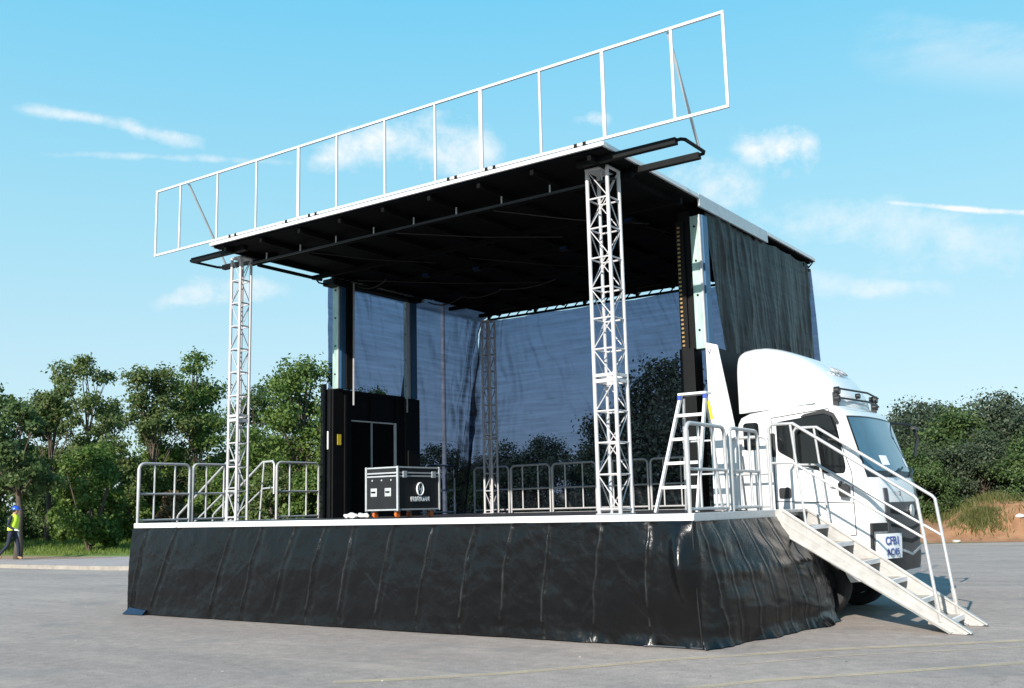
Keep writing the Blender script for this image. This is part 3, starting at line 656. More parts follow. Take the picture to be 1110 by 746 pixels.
# front face builder
def nose(s, z, off):
    import bisect
    pts = [(p[0], p[1]) for p in PROF[15:23]]
    for (x0, z0), (x1, z1) in zip(pts, pts[1:]):
        if z1 <= z <= z0: x = x0+(x1-x0)*(z0-z)/max(1e-6, z0-z1); break
    else: x = 0.8
    p = cab_pt(x, z, YC+s*HW); return (p[0]+off, p[1], p[2])
def nose_patch(s0, s1, z0, z1, off, nm, m, ns=14, z0b=None, z1b=None, parent=cabo):
    """patch with thickness on the front; z0b/z1b are the heights at the far side"""
    z0b = z0 if z0b is None else z0b; z1b = z1 if z1b is None else z1b
    out = []; inn = []
    for j in range(5):
        ro, ri = [], []
        for i in range(ns+1):
            f = i/ns; s = s0+(s1-s0)*f; za = z0+(z0b-z0)*f; zb = z1+(z1b-z1)*f; z = za+(zb-za)*j/4
            ro.append(nose(s, z, off)); ri.append(nose(s, z, -0.02))
        out.append(ro); inn.append(ri)
    mb = MB(); mb.grid(out)
    mb.grid([out[0], inn[0]]); mb.grid([out[-1], inn[-1]]); mb.grid([[r[0] for r in out], [r[0] for r in inn]]); mb.grid([[r[-1] for r in out], [r[-1] for r in inn]])
    o = mb.build(nm, m, parent); smoothen(o.data, 30); return o
gr = nose_patch(-.74, .74, .72, 1.36, 0.012, 'grille', GRILLE, 18)
for z, h in ((1.30, .05), (1.14, .035), (.98, .05)):
    nose_patch(-.68, 0, z-.07, z-.07+h, 0.018, 'grille_slot', BLACK, 10, z-.07-.06, z-.07-.06+h, gr); nose_patch(0.001, .68, z-.13, z-.13+h, 0.018, 'grille_slot', BLACK, 10, z-.07, z-.07+h, gr)
nose_patch(-.60, 0, .80, .83, 0.022, 'grille_strip', ALU, 10, .70, .73, gr); nose_patch(0.001, .60, .70, .73, 0.022, 'grille_strip', ALU, 10, .80, .83, gr)
MB().cyl((nose(0, 1.25, 0.03)), 'x', 0.075, 0.02, 20).build('emblem', ALU, gr)
nose_patch(-.98, .98, .47, .73, 0.02, 'bumper', PLASTIC, 24)
nose_patch(-.992, -.755, .74, 1.12, 0.010, 'bumper_corner', PLASTIC, 10); nose_patch(.755, .992, .74, 1.12, 0.010, 'bumper_corner', PLASTIC, 10)
nose_patch(-.75, .75, .47, .53, 0.035, 'bumper_lip', WHITE, 16)
for sg in (-1, 1):
    hl = nose_patch(.77*sg, .97*sg, .86, 1.02, 0.017, 'headlight', AMBER, 8)
    nose_patch(.80*sg, .87*sg, .89, .99, 0.021, 'lamp_bezel', PLASTIC, 4, parent=hl)
    nose_patch(.70*sg, .765*sg, 1.14, 1.53, 0.014, 'corner_vane', GRILLE, 4)
mb = MB()
t_ = text_mesh('cab_lettering', 'FOTON', 0.085, GRILLE, cabo, (nose(-.40, 1.46, 0.0)[0]+0.022, YC-.40, 1.46), (-0.22, 1, 0), (0, 0, 1))
# white placard over the number plate
pc = nose_patch(-.955, -.50, .70, .99, 0.045, 'placard', PLATEW, 10)
pa = Vector(nose(-.94, .85, .05)); pb = Vector(nose(-.51, .85, .05)); pm = (pa+pb)/2; pdx = (pb-pa).normalized()
off_n = Vector((pdx.y, -pdx.x, 0))*0.022
text_mesh('placard_lettering', 'CFB1', 0.13, INK, pc, pm+off_n+Vector((0, 0, .055)), pdx, (0, 0, 1), bold=0.003)
text_mesh('placard_lettering', 'AC45', 0.11, INK, pc, pm+off_n+Vector((0, 0, -.075)), pdx, (0, 0, 1), bold=0.002)
# roof fairing
ST = [(-.79, .90, 3.335), (-.775, .915, 3.37), (-.72, .925, 3.395), (-.6, .925, 3.41), (-.45, .92, 3.405), (-.3, .915, 3.37), (-.15, .905, 3.315), (0, .89, 3.245), (.12, .865, 3.17), (.24, .82, 3.075), (.34, .75, 2.97), (.42, .64, 2.86), (.48, .50, 2.76), (.52, .33, 2.68), (.54, .12, 2.62)]
rows = []
for x, hw, zt in ST:
    r = []; zb = 2.535
    for i in range(25):
        a = math.pi*i/24; c, s = math.cos(a), math.sin(a); e = 0.30 if x < 0 else 0.30+0.5*(x/0.54)
        r.append((x, YC-math.copysign(abs(c)**e, c)*hw, zb+(zt-zb)*abs(s)**e))
    rows.append(r)
mb = MB().grid(rows); mb.f.append(tuple(range(25))); mb.f.append(tuple(14*25+i for i in range(25)))
fa = mb.build('roof_fairing', CABW, cabo); smoothen(fa.data, 50)
text_mesh('fairing_lettering', 'FOTON', 0.15, ALU, fa, (0.30, YC-0.12, 3.055), (0.0, 1, 0.0), (-0.70, 0, 0.72), 0.012)
mb = MB(); mb.bar((-.68, YN+.065, 2.532), (-.3, YN+.065, 2.55), 0.012, 0.016); mb.bar((-.05, YN+.068, 2.57), (.22, YN+.09, 2.59), 0.012, 0.016); mb.build('fairing_gap', GRILLE, cabo)
# light bar
lb = MB(); xb = 0.45
for z in (2.645, 2.76): lb.tube([(xb+.06, 3.28, z), (xb+.16, 4.12, z), (xb+.06, 4.96, z)], 0.013, 8)
lbo = lb.build('light_bar', PLASTIC, cabo)
for y in (3.30, 4.94):
    mb = MB(); mb.cyl((xb+.02, y, 2.74), 'x', 0.05, 0.06, 18); mb.box(xb-.03, xb+.03, y-.03, y+.03, 2.55, 2.72); mb.cyl((xb+.02, y, 2.64), 'x', 0.045, 0.06, 16); l = mb.build('work_lamp', PLASTIC, lbo)
    MB().cyl((xb+.053, y, 2.74), 'x', 0.043, 0.006, 18).build('lens', GLASS, l)
for y in (3.82, 4.42):
    xb = .56; mb = MB(); mb.cyl((xb+.01, y, 2.70), 'x', 0.034, 0.05, 16); l = mb.build('work_lamp', PLASTIC, lbo); MB().cyl((xb+.038, y, 2.70), 'x', 0.028, 0.006, 16).build('lens', GLASS, l)
# mirrors
mb = MB(); mb.tube([(.52, YN, 1.62), (.50, YN-.06, 1.60), (.50, YN-.11, 1.58)], 0.018, 6); mi = mb.build('mirror', PLASTIC, cabo)
MB().prism(roundpoly([(.36, 1.56), (.54, 1.53), (.545, 1.66), (.40, 1.70), (.34, 1.65)], .03), 'y', YN-.045, YN-.012).build('mirror_back', CABW, mi)
MB().prism(roundpoly([(.48, 1.44), (.60, 1.42), (.61, 1.58), (.48, 1.60)], .03), 'y', YN-.085, YN-.047).build('mirror_glass', PLASTIC, mi)
mb = MB(); mb.tube([(.62, YF-.05, 2.42), (.78, YF+.12, 2.40), (.86, YF+.22, 2.36), (.88, YF+.26, 2.2), (.86, YF+.1, 1.95)], 0.02, 6); mb.box(.83, .89, YF+.14, YF+.36, 2.33, 2.37); mb.build('mirror', PLASTIC, cabo)
mb = MB(); mb.sphere((.70, YC+.42, 2.06), 0.12, 12, 8, (.2, .6, 1.2)); mb.tube([(.66, YC+.44, 2.35), (.70, YC+.42, 2.15)], 0.008, 5); mb.build('cab_mirror', PLASTIC, cabo)
# wheels
for y0, y1 in ((3.22, 3.46), (4.80, 5.04)):
    cx, cz, r = .05, .40, .40; ym = (y0+y1)/2; out = y0 if y0 < YC else y1; sg = -1 if y0 < YC else 1
    prof = [(r*.62, y0+.03), (r*.80, y0), (r*.93, y0+.01), (r, y0+.05), (r, y1-.05), (r*.93, y1-.01), (r*.80, y1), (r*.62, y1-.03), (r*.62, y0+.03)]
    rows = [[(cx+pr*math.cos(2*math.pi*i/40), py, cz+pr*math.sin(2*math.pi*i/40)) for i in range(41)] for pr, py in prof]
    w = MB().grid(rows).build('wheel', RUBBER, T); smoothen(w.data, 40)
    mb = MB(); mb.cyl((cx, ym, cz), 'y', r*.60, (y1-y0)*.5, 30); mb.cyl((cx, out-sg*.02, cz), 'y', r*.28, .08, 20)
    for k in range(6): a = k*math.pi/3; mb.cyl((cx+r*.2*math.cos(a), out+sg*.02, cz+r*.2*math.sin(a)), 'y', .018, .03, 8)
    mb.build('rim', GRILLE, w)

# ------------------------------------------------------------------ truss towers
def truss(x1, y0, s, ztop, label, lean=0.0):
    """near right chord at (x1,y0); square section"""
    t = thing('truss_tower', (x1-s/2, y0+s/2, HD), label, 'truss', 'truss towers carrying the roof')
    cs = [(x1-s, y0), (x1, y0), (x1, y0+s), (x1-s, y0+s)]
    for x, y in cs:
        mb = MB(); mb.tube([(x, y, HD+.012), (x, y, ztop)], 0.0235, 10); o = mb.build('chord', TRUSSW, t); smoothen(o.data)
    zj = [HD+.45+(ztop-HD-.45)*k/10 for k in range(11)]
    lac = MB(); rung = lac
    zs = [HD+.06]+zj
    for i, z in enumerate(zs):
        for a in range(4):
            p, q = cs[a], cs[(a+1) % 4]; rung.tube([(*p, z), (*q, z)], 0.011, 6)
    for i in range(len(zs)-1):
        for a in range(4):
            p, q = cs[a], cs[(a+1) % 4]
            zm = (zs[i]+zs[i+1])/2
            
            if (i+a) % 2: lac.tube([(*p, zs[i]), (*q, zs[i+1])], 0.0068, 5)
            else: lac.tube([(*q, zs[i]), (*p, zs[i+1])], 0.0068, 5)
    lac.build('lacing', TRUSSW, t)
    for z in (HD+1.52,):
        mb = MB()
        for dz in (0, .07):
            for a in range(4):
                p, q = cs[a], cs[(a+1) % 4]; mb.bar((*p, z+dz), (*q, z+dz), 0.03, 0.035)
        mb.build('joint_collar', TRUSSW, t)
    MB().box(x1-s-.03, x1+.03, y0-.03, y0+s+.03, HD+.001, HD+.012).build('base_plate', ALU, t)
    MB().box(x1-s-.02, x1+.02, y0-.02, y0+s+.02, ztop, ztop+.015).build('top_plate', ALU, t)
    return t
truss(-1.295, .87, .275, 5.37, 'white lattice truss tower at the front of the deck nearest the step ladder')
truss(-7.905, .94, .205, 5.37, 'white lattice truss tower at the front of the deck by the trees and left railing')
truss(-7.868, 7.40, .19, 5.25, 'dim lattice truss tower at the back corner where the two nets meet')

# ------------------------------------------------------------------ banner frame above the roof
bf = thing('banner_frame', (-4.5, .44, 5.50), 'long white open banner frame standing on the front edge of the roof', 'banner frame')
yb = .44; zb0, zb1 = 5.535, 6.60
for z in (zb0, zb1): MB().bar((-9.40, yb, z), (.45, yb, z), 0.030, 0.030).build('rail', WHITE, bf)
for x, w in ((-9.385, .03), (-8.78, .024), (-7.875, .024), (-6.985, .024), (-6.09, .045), (-5.325, .024), (-4.43, .024), (-3.56, .024), (-2.82, .048), (-1.93, .025), (-1.06, .04), (-.18, .03), (.435, .03)):
    MB().bar((x, yb+.002, zb0+.018), (x, yb+.002, zb1-.018), w, .026).build('upright', WHITE, bf)
MB().bar((-.23, yb+.03, 6.585), (-.235, 1.16, 5.42), .028, .022).build('brace', ALU, bf)
MB().bar((-8.62, yb+.03, 6.585), (-8.755, 1.36, 5.42), .028, .022).build('brace', ALU, bf)

# ------------------------------------------------------------------ nets
def net(name, f, nu, nv, m, label, axis, k=1.0):
    """cloth grid; 'fold' = how steeply the cloth turns there, so folded cloth is denser"""
    rows = [[f(i/nu, j/nv) for i in range(nu+1)] for j in range(nv+1)]
    xs = [p for r in rows for p in r]; c = sum((Vector(p) for p in xs), Vector())/len(xs)
    mb = MB().grid(rows); o = mb.build(name, m, loc=(c.x, c.y, min(p[2] for p in xs)), fixn=False); smoothen(o.data, None)
    at = o.data.attributes.new('fold', 'FLOAT', 'POINT'); A = np.array(rows); D = A[:, :, axis]; H = A[:, :, 1-axis]
    gu = np.gradient(D, axis=1)/np.maximum(1e-4, np.abs(np.gradient(H, axis=1))); gv = np.gradient(D, axis=0)/np.maximum(1e-3, np.abs(np.gradient(A[:, :, 2], axis=0)))
    at.data.foreach_set('value', np.clip((np.hypot(gu, gv)-.07)*k, 0, .6).astype(np.float32).ravel())
    return tag(o, label, 'net curtain', 'net curtains round the stage')
def ridge(x, w): return math.exp(-(x/w)**2)
def wr(u, v, z):
    """wrinkles: soft billows plus slanting creases that fade in and out"""
    d = 0.022*fbm(u*1.6, v*0.7+u*.6, z)
    n1 = noise.noise(Vector((u*1.3+v*.4, v*.4, z+5))); d += .034*max(0, fbm(u*.7, v*.8, z+8)+.30)*ridge(math.sin(n1*4+u*3.4+v*1.3), .45)
    d += .020*ridge(math.sin(u*9.5+v*2.6+2.5*fbm(u, v*.5, z+2)), .4)*max(0, fbm(u*1.1, v*1.2, z+11)+.2)+.006*fbm(u*7+v*2, v*2.2, z+14)+.004*ridge(((v*2.1+.3*fbm(u*.5, 0, z)) % 1)-.5, .05)
    return d
def gather(q, z, k): # cloth bunched at a tied edge
    return math.exp(-q/.45)*.06*math.sin(q*22+z*1.2+3*fbm(q*2, z*.6, k))
def f_back(u, v):
    x = -7.95+u*6.80; q = u*6.8; z = 5.31-v*4.64-.04*abs(math.sin(u*math.pi*5))*(1-v)**4; xx = x-.25*math.exp(-q/1.2)-(1.0*v**.8)*max(0, 1-q/1.6)
    return (xx, 7.62+.42*v**.8+wr(x, z, 0.3)+gather(q, z, 1), z)
net('net_curtain', f_back, 260, 130, NET, 'wide dark blue see-through net hanging across the back of the stage', 1, .75)
def f_left(u, v):
    y = 3.16+u*4.57; zb = 3.49 if y < 5.05 else (3.49-(y-5.05)/0.12*2.8 if y < 5.17 else .69); z = 5.46-v*(5.46-zb)
    return (-8.24+.215*min(1, max(0, (z-5.33)/.10))-(.95*(max(0, 5.46-z)/4.77)**.8 if y > 5.17 else 0)*min(1, max(0, (y-5.17)/.4))+wr(y, z, 4.2)+gather(7.62-y, z, 4), y+(.40*v**.8*max(0, (y-6)/1.62) if y > 6 else 0), z)
net('net_curtain', f_left, 200, 130, NET, 'blue see-through net behind the black end wall and its two lift posts', 0, .75)
def f_right(u, v):
    # slanted front edge: gathered back at the bottom
    y0 = 3.24+0.70*v**1.2; y = y0+(7.50-y0)*u; z = 5.38-v*2.45-(0.035*abs(math.sin(u*20)))*(1-v)**3
    fold = 0.022*math.sin(y*5+math.sin(y*3.1)*2+v*1.4)*(0.25+v)+.010*fbm(y*6+z*1.5, z*1.2, 21)*(.4+v)
    return (-1.13+fold+wr(y*1.5, z*.7, 8.4), y, z)
net('net_curtain', f_right, 240, 60, NETH, 'nearly opaque black net in folds above and behind the white cab', 0, .5)

# ------------------------------------------------------------------ skirt
FOLDS = [(-8.75, -9.0), (-8.03, -8.51), (-6.83, -7.23), (-6.25, -6.6), (-5.61, -5.99), (-5.07, -5.39), (-4.56, -4.82), (-3.91, -4.21), (-3.30, -3.56), (-2.70, -2.96), (-2.18, -2.40), (-1.70, -1.85), (-1.05, -1.23), (-.48, -.58)]
CREASE = [(-8.9, .1, -7.4, .75), (-7.3, .85, -5.9, .1), (-6.9, .15, -5.8, .8), (-5.2, .7, -4.2, .2), (-4.9, .1, -3.7, .9), (-3.6, .45, -2.9, .42), (-3.2, .8, -2.4, .5), (-2.6, .2, -1.8, .75), (-1.9, .35, -1.3, .30), (-1.6, .9, -.9, .45), (-.95, .3, -.5, .7), (-.8, .62, -.3, .95), (-8.4, .45, -6.6, .52), (-4.3, .55, -3.1, .60), (-6.2, .5, -5.2, .42), (-2.3, .85, -1.2, .80), (-7.9, .78, -7.2, .80)]
RFOLDS = [.12, .40, .78, 1.15, 1.5, 1.85, 2.2, 2.6]
def skirt_rows():
    path = []   # (s, top xy, bottom xy, normal, mode, coordinate)
    def by(x): return float(np.interp(x, [-9.06, -8.2, -3.45, -2.2, -.66, 0], [-.06, -.06, -.02, .03, .09, .10]))
    k = 0
    y = 3.0
    while y > 0.01: path.append(((-9.075, y), (-9.03, y), (-1, 0), 'L', y)); y -= .04
    x = -9.06
    while x < -.005: path.append(((x, -.012), (x, by(x)), (0, -1), 'F', x)); x += .009
    y = 0.02
    def bx(y): return float(np.interp(y, [0, .5, 1.0, 1.7, 2.3, 2.7, 2.95], [.0, .12, .22, .32, .40, .40, .36]))
    while y < 2.92: path.append(((.014, y), (bx(y), y), (1, 0), 'R', y)); y += .010
    for k in range(16):
        t = (k+1)/16; path.append(((.014-.3*t, 2.92+.02*t), (.36-.5*t*t, 2.92+.16*t), (1, .3+t), 'E', t))
    return path
path = skirt_rows(); NV = 62; rows = []; GLINT = []
for tp, bp_, nrm, mode, c in path:
    n = Vector((*nrm, 0)).normalized(); col = []; sm = []
    for j in range(NV+1):
        v = j/NV; z = 1.228-v*1.216
        p = Vector((tp[0]+(bp_[0]-tp[0])*v, tp[1]+(bp_[1]-tp[1])*v, z)); d = 0.0; sv_ = 0.0
        if mode == 'F':
            d += .035*math.sin(math.pi*min(1, v*1.1))*(0.7+.5*fbm(c*.8, v*1.5, 2))
            for a, b in FOLDS:
                xx = a+(b-a)*min(1, v*1.1)+.025*fbm(v*3, a, 3)
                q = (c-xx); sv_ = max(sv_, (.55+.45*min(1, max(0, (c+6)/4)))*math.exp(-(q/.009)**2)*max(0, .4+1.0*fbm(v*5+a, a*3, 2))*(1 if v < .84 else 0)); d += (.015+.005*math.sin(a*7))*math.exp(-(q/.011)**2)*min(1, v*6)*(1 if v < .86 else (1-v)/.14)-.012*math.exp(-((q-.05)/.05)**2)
            d += .010*fbm(c*2.0+v*1.2, v*2.2, 6)+.0035*fbm(c*5+v*5, v*5-c*3, 9)
            for (ax, av, bx_, bv) in CREASE:
                t_ = ((c-ax)*(bx_-ax)+(v-av)*1.2*(bv-av)*1.2)/((bx_-ax)**2+((bv-av)*1.2)**2)
                if 0 < t_ < 1:
                    px_, pv_ = ax+(bx_-ax)*t_+.05*fbm(t_*3, ax, 3), av+(bv-av)*t_+.04*fbm(t_*3, ax, 8); dd = math.hypot(c-px_, (v-pv_)*1.2); w_ = math.exp(-(dd/.012)**2)*math.sin(math.pi*t_)
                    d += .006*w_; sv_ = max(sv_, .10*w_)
            d += .012*fbm(c*3.3-v*2, v*4.5+c, 31)*min(1, max(.25, (c+5)/3))
            g = math.exp(-((c+.14-.10*v)/.115)**2); d += g*.17*math.sin(math.pi*min(1, v/.72))**1.1
            if v > .9: d += .05*((v-.9)/.1)**2*(.6+1.2*fbm(c*1.7, 1, 40))*min(1, max(.08, (c+2.4)/1.8))
            g2 = math.exp(-((c+.42)/.45)**2); d += g2*.06*math.sin(math.pi*min(1, v/.85))
        elif mode == 'R':
            d += (.06+.07*min(1, c/2.4))*math.sin(math.pi*v)**1.1*min(1, c/.35)
            for k, a in enumerate(RFOLDS):
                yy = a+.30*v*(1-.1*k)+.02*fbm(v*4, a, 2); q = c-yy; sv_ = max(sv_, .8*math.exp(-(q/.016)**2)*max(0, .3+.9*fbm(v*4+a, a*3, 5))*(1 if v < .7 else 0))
                d += .013*math.exp(-(q/.014)**2)*min(1, v*5)*(1-.6*v)-.006*math.exp(-((q-.05)/.04)**2)
            d += .026*fbm(c*1.0, v*2.2, 12)+.004*fbm(c*2-v*3, v*6, 15)
            g = math.exp(-(c/.10)**2); d += g*.02*math.sin(math.pi*v)
            d += .03*math.exp(-((v-.42)/.05)**2)*min(1, c/.4)*(.5+fbm(c*2, 1, 1))+.012*fbm(c*1.6-v*2.2, v*5, 33)
            if v > .88: d += .065*((v-.88)/.12)**2*max(0, .6+1.5*fbm(c*1.9, 1, 44))
        else:
            d += .02*fbm(c*3, v*3, 20)+(.13*math.sin(math.pi*v)*(1-c) if mode == 'E' else 0)
        if j == 0: d = 0
        p += n*d; p.z = max(p.z, .006+.01*abs(fbm(p.x*2, p.y*2, 1)))
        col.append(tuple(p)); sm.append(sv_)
    rows.append(col); GLINT += sm
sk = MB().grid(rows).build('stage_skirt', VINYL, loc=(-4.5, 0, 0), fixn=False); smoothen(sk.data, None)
sk.data.attributes.new('fold_glint', 'FLOAT', 'POINT').data.foreach_set('value', np.array(GLINT, dtype=np.float32))  # per-vertex weight of the highlight painted on folds and creases
tag(sk, 'glossy black vinyl skirt hanging from the deck edge to the asphalt', 'skirt')
MB().tube([(-.002+.0, -.03, 1.22), (.0, -.045, .7), (.004, .05, .02)], .008, 6).build('seam_cord', PLASTIC, sk)
mb = MB(); mb.tube([(-.62, .02, .012), (-.5, .055, .016), (-.2, .075, .014), (.0, .07, .014)], .008, 6); mb.build('hem_rod', GRILLE, sk)
mb = MB().grid([[(-9.27, .04, .01), (-9.05, -.15, .012), (-8.6, -.13, .012)], [(-9.04, .12, .07), (-8.99, -.07, .10), (-8.6, -.07, .07)]]); mb.build('skirt_flap', mat('blue_sheet', (.010, .020, .045), .3, spec=.5), sk)

# ------------------------------------------------------------------ guard rails
GR = 'guard rails round the deck edge'
def guard_rail(p, q, z0, z1, label, r=0.021, nb=2):
    p, q = Vector((*p, 0)), Vector((*q, 0)); d = (q-p); L = d.length; d.normalize()
    t = thing('guard_rail', ((p.x+q.x)/2, (p.y+q.y)/2, z0-.02), label, 'guard rail', GR)
    W = lambda s, z: (p.x+d.x*s, p.y+d.y*s, z)
    rc_ = .09
    pth = [W(0, z0-.02), W(0, z1-rc_)]+arc((rc_, z1-rc_), rc_, 180, 90, 4, W)+arc((L-rc_, z1-rc_), rc_, 90, 0, 4, W)+[W(L, z0-.02)]
    o = MB().tube(pth, r, 10).build('frame', RAIL, t); smoothen(o.data, 50)
    zm = z0+(z1-z0)*.49
    o = MB().tube([W(.01, zm), W(L-.01, zm)], r*.8, 8).build('middle_rail', RAIL, t)
    o = MB().tube([W(.01, z0+.045), W(L-.01, z0+.045)], r*.8, 8).build('bottom_rail', RAIL, t)
    for k in range(nb):
        s = L*(k+1)/(nb+1) if nb != 2 else L*(.30 if k == 0 else .70)
        MB().tube([W(s, z0+.05), W(s, z1-.01)], r*.72, 8).build('baluster', RAIL, t)
    return t
guard_rail((-9.03, .04), (-9.03, .95), HD, 2.19, 'guard rail panel nearest the front left corner of the deck')
guard_rail((-9.03, 1.01), (-9.03, 1.88), HD, 2.20, 'guard rail panel seen behind the left front truss tower')
guard_rail((-9.03, 2.74), (-9.03, 3.72), HD, 2.27, 'guard rail panel between the far stairs and the black end wall')
guard_rail((-9.0, 5.75), (-9.0, 6.60), HD, 2.30, 'guard rail panel half hidden behind the black flight case')
guard_rail((-9.0, 6.66), (-9.0, 7.60), HD, 2.30, 'guard rail panel just right of the flight case and left of the back truss tower')
xs = [(-8.70, -7.81), (-7.75, -6.80), (-6.74, -5.73), (-5.67, -4.60), (-4.54, -3.65)]
ls = ['short visible guard rail panel tucked behind the back truss tower', 'guard rail panel right of the back truss tower, first full one along the back', 'guard rail panel at the middle of the back edge of the deck',
      'guard rail panel behind the right front truss tower', 'guard rail panel behind the white step ladder']
for (a, b), l in zip(xs, ls): guard_rail((a, 7.9), (b, 7.9), HD+.02, 2.25, l)
guard_rail((-.05, .03), (-.05, .97), HD, 2.20, 'guard rail panel at the front right corner of the deck before the step ladder')
guard_rail((-.05, 1.10), (-.05, 1.90), HD, 2.20, 'guard rail panel in front of the white bulkhead beside the top of the stairs')
guard_rail((-.30, 2.88), (-.80, 2.88), HD, 2.20, 'narrow guard rail panel standing beside the rear of the cab', nb=1)

# ------------------------------------------------------------------ stairs
def stairs(x0, sx, y0, y1, label):
    """from the deck edge x0 down in direction sx"""
    t = thing('access_stairs', (x0+sx*.9, (y0+y1)/2, 0), label, 'stairs', 'stairs up to the deck')
    run, H = 1.84, 1.28; k = H/run
    X = lambda d: x0+sx*d
    h = .15
    for y in (y0, y1):
        poly = [(X(-.04), H+.03), (X(.10), H+.03), (X(run+.16), .03), (X(run+.10), .004), (X(run-.06), .004), (X(-.04), H-h*1.3)]
        o = MB().prism(poly, 'y', y-.012, y+.012).build('stringer', STEPM, t, bevel=.003)
        mb = MB()
        a = Vector((X(.09), y, H+.028)); b = Vector((X(run+.16), y, .034))
        a += Vector((0, 0, -.014)); b += Vector((0, 0, -.012)); mb.bar(a, b, .07, .016); c = Vector((X(-.03), y, H-h*1.2)); d_ = Vector((X(run-.03), y, .022)); mb.bar(c, d_, .07, .016); m0 = (a+c)/2; m1 = (b+d_)/2; mb.bar(m0, m1, .034, .018)
        mb.build('flange', STEPM, o)
    for i in range(6):
        d = .14+i*(run-.12)/6; z = H-.10-k*(d-.05)
        o = MB().box(min(X(d), X(d+.19)), max(X(d), X(d+.19)), y0+.013, y1-.013, z-.03, z).build('tread', TREADM, t, bevel=.003)
        MB().box(min(X(d+.165), X(d+.20)), max(X(d+.165), X(d+.20)), y0+.014, y1-.014, z-.045, z+.004).build('nosing', WHITE, o)
    MB().box(min(X(-.02), X(.10)), max(X(-.02), X(.10)), y0+.013, y1-.013, H-.01, H+.022).build('top_step', STEPM, t, bevel=.003)
    for y in (y0, y1):
        rz = H+1.01
        top = [(X(-.02), y, H+.45), (X(-.02), y, rz-.05), (X(.02), y, rz), (X(.27), y, rz-.005), (X(1.54), y, 1.425), (X(1.57), y, 1.39), (X(1.70), y, .16)]
        o = MB().tube(top, .0185, 10).build('handrail', RAIL, t); smoothen(o.data, 60)
        mid = [(X(-.02), y, rz-.45), (X(.25), y, rz-.46), (X(1.61), y, .98)]
        MB().tube(mid, .015, 8).build('middle_rail', RAIL, o)
        MB().tube([(X(.24), y, rz-.01), (X(.36), y, 1.03)], .015, 8).build('post', RAIL, o)
        MB().tube([(X(1.675), y, .40), (X(1.705), y, .12)], .026, 8).build('post_foot', STEPM, o)
    return t
stairs(.0, 1, 2.20, 3.02, 'aluminium stairs with handrails leading down in front of the white cab')
stairs(-9.07, -1, 1.95, 2.70, 'aluminium stairs partly seen beyond the left end of the deck')

# ------------------------------------------------------------------ step ladder
sl = thing('step_ladder', (-.98, 1.75, HD), 'white aluminium step ladder standing open on the deck by the black mast', 'step ladder')
yF, yT, yR = 1.58, 1.86, 2.30; zT = 2.68
def lad(w, t): return w
for s in (-1, 1):
    MB().bar((-.955+s*.265, yF, HD+.002), (-.80+s*.16, yT, zT), .05, .028, (1, 0, 0)).build('front_leg', WHITE, sl)
    MB().bar((-.93+s*.24, yR, HD+.002), (-.80+s*.15, yT+.05, zT-.03), .035, .024, (1, 0, 0)).build('rear_leg', ALU, sl)
for i in range(4):
    t = .21+i*.205; x = -.955+.155*t; w = .265-.105*t; y = yF+(yT-yF)*t; z = HD+(zT-HD)*t
    MB().box(x-w+.012, x+w-.012, y-.02, y+.07, z-.018, z+.018).build('step', WHITE, sl, bevel=.003)
MB().box(-.80-.185, -.80+.185, yT-.04, yT+.12, zT, zT+.03).build('top_cap', WHITE, sl, bevel=.006)
for s in (-1, 1): MB().box(-.80+s*.165-.02, -.80+s*.165+.02, yT-.045, yT+.0, zT-.05, zT-.004).build('hinge', BLUEP, sl)
MB().bar((-.62, yT+.03, zT-.08), (-.61, yT+.09, zT-.30), .035, .006).build('sticker', YELLOWS, sl)
for z in (1.75, 2.15): MB().bar((-.93-.2, yR-.1*(z-1.3), z), (-.93+.22, yR-.1*(z-1.3), z), .02).build('rear_brace', ALU, sl)

# ------------------------------------------------------------------ flight case
fx, fy = -5.28, 1.62; fcx0, fcx1, fcy0, fcy1, fz0, fz1 = fx-.60, fx, fy, fy+.92, 1.40, 2.02
fc = thing('flight_case', ((fcx0+fcx1)/2, (fcy0+fcy1)/2, HD), 'black flight case with silver edging on orange castors on the deck', 'flight case')
MB().box(fcx0, fcx1, fcy0, fcy1, fz0, 1.90).build('body', CASEB, fc)
MB().box(fcx0, fcx1, fcy0, fcy1, 1.915, fz1).build('lid', CASEB, fc)
mb = MB(); e = .022; p = .004
for x in (fcx0, fcx1):
    for y in (fcy0, fcy1): mb.box(x-e/2-p, x+e/2+p, y-e/2-p, y+e/2+p, fz0-.004, fz1+.004)
for z in (fz0+.012, 1.885, 1.93, fz1-.012):
    for y in (fcy0, fcy1): mb.box(fcx0+.02, fcx1-.02, y-p-.004, y+p+.004, z-e/2, z+e/2)
    for x in (fcx0, fcx1): mb.box(x-p-.004, x+p+.004, fcy0+.02, fcy1-.02, z-e/2, z+e/2)
mb.build('edging', ALU, fc, bevel=.003)
for x in (fcx0+.15, fcx0+.42):
    o = MB().box(x-.06, x+.06, fcy0-.012, fcy0-.002, 1.60, 1.72).build('handle_dish', ALU, fc, bevel=.01); MB().tube([(x-.035, fcy0-.018, 1.665), (x+.035, fcy0-.018, 1.665)], .012, 6).build('grip', BLACK, o)
for x in (fcx0+.12, fcx0+.30, fcx0+.48): MB().cyl((x, fcy0-.004, 1.83), 'y', .013, .012, 10).build('rivet', ALU, fc)
for y in (fcy0+.14, fcy1-.14): MB().box(fcx1+.009, fcx1+.02, y-.045, y+.045, 1.86, 1.955).build('butterfly_latch', ALU, fc, bevel=.008)
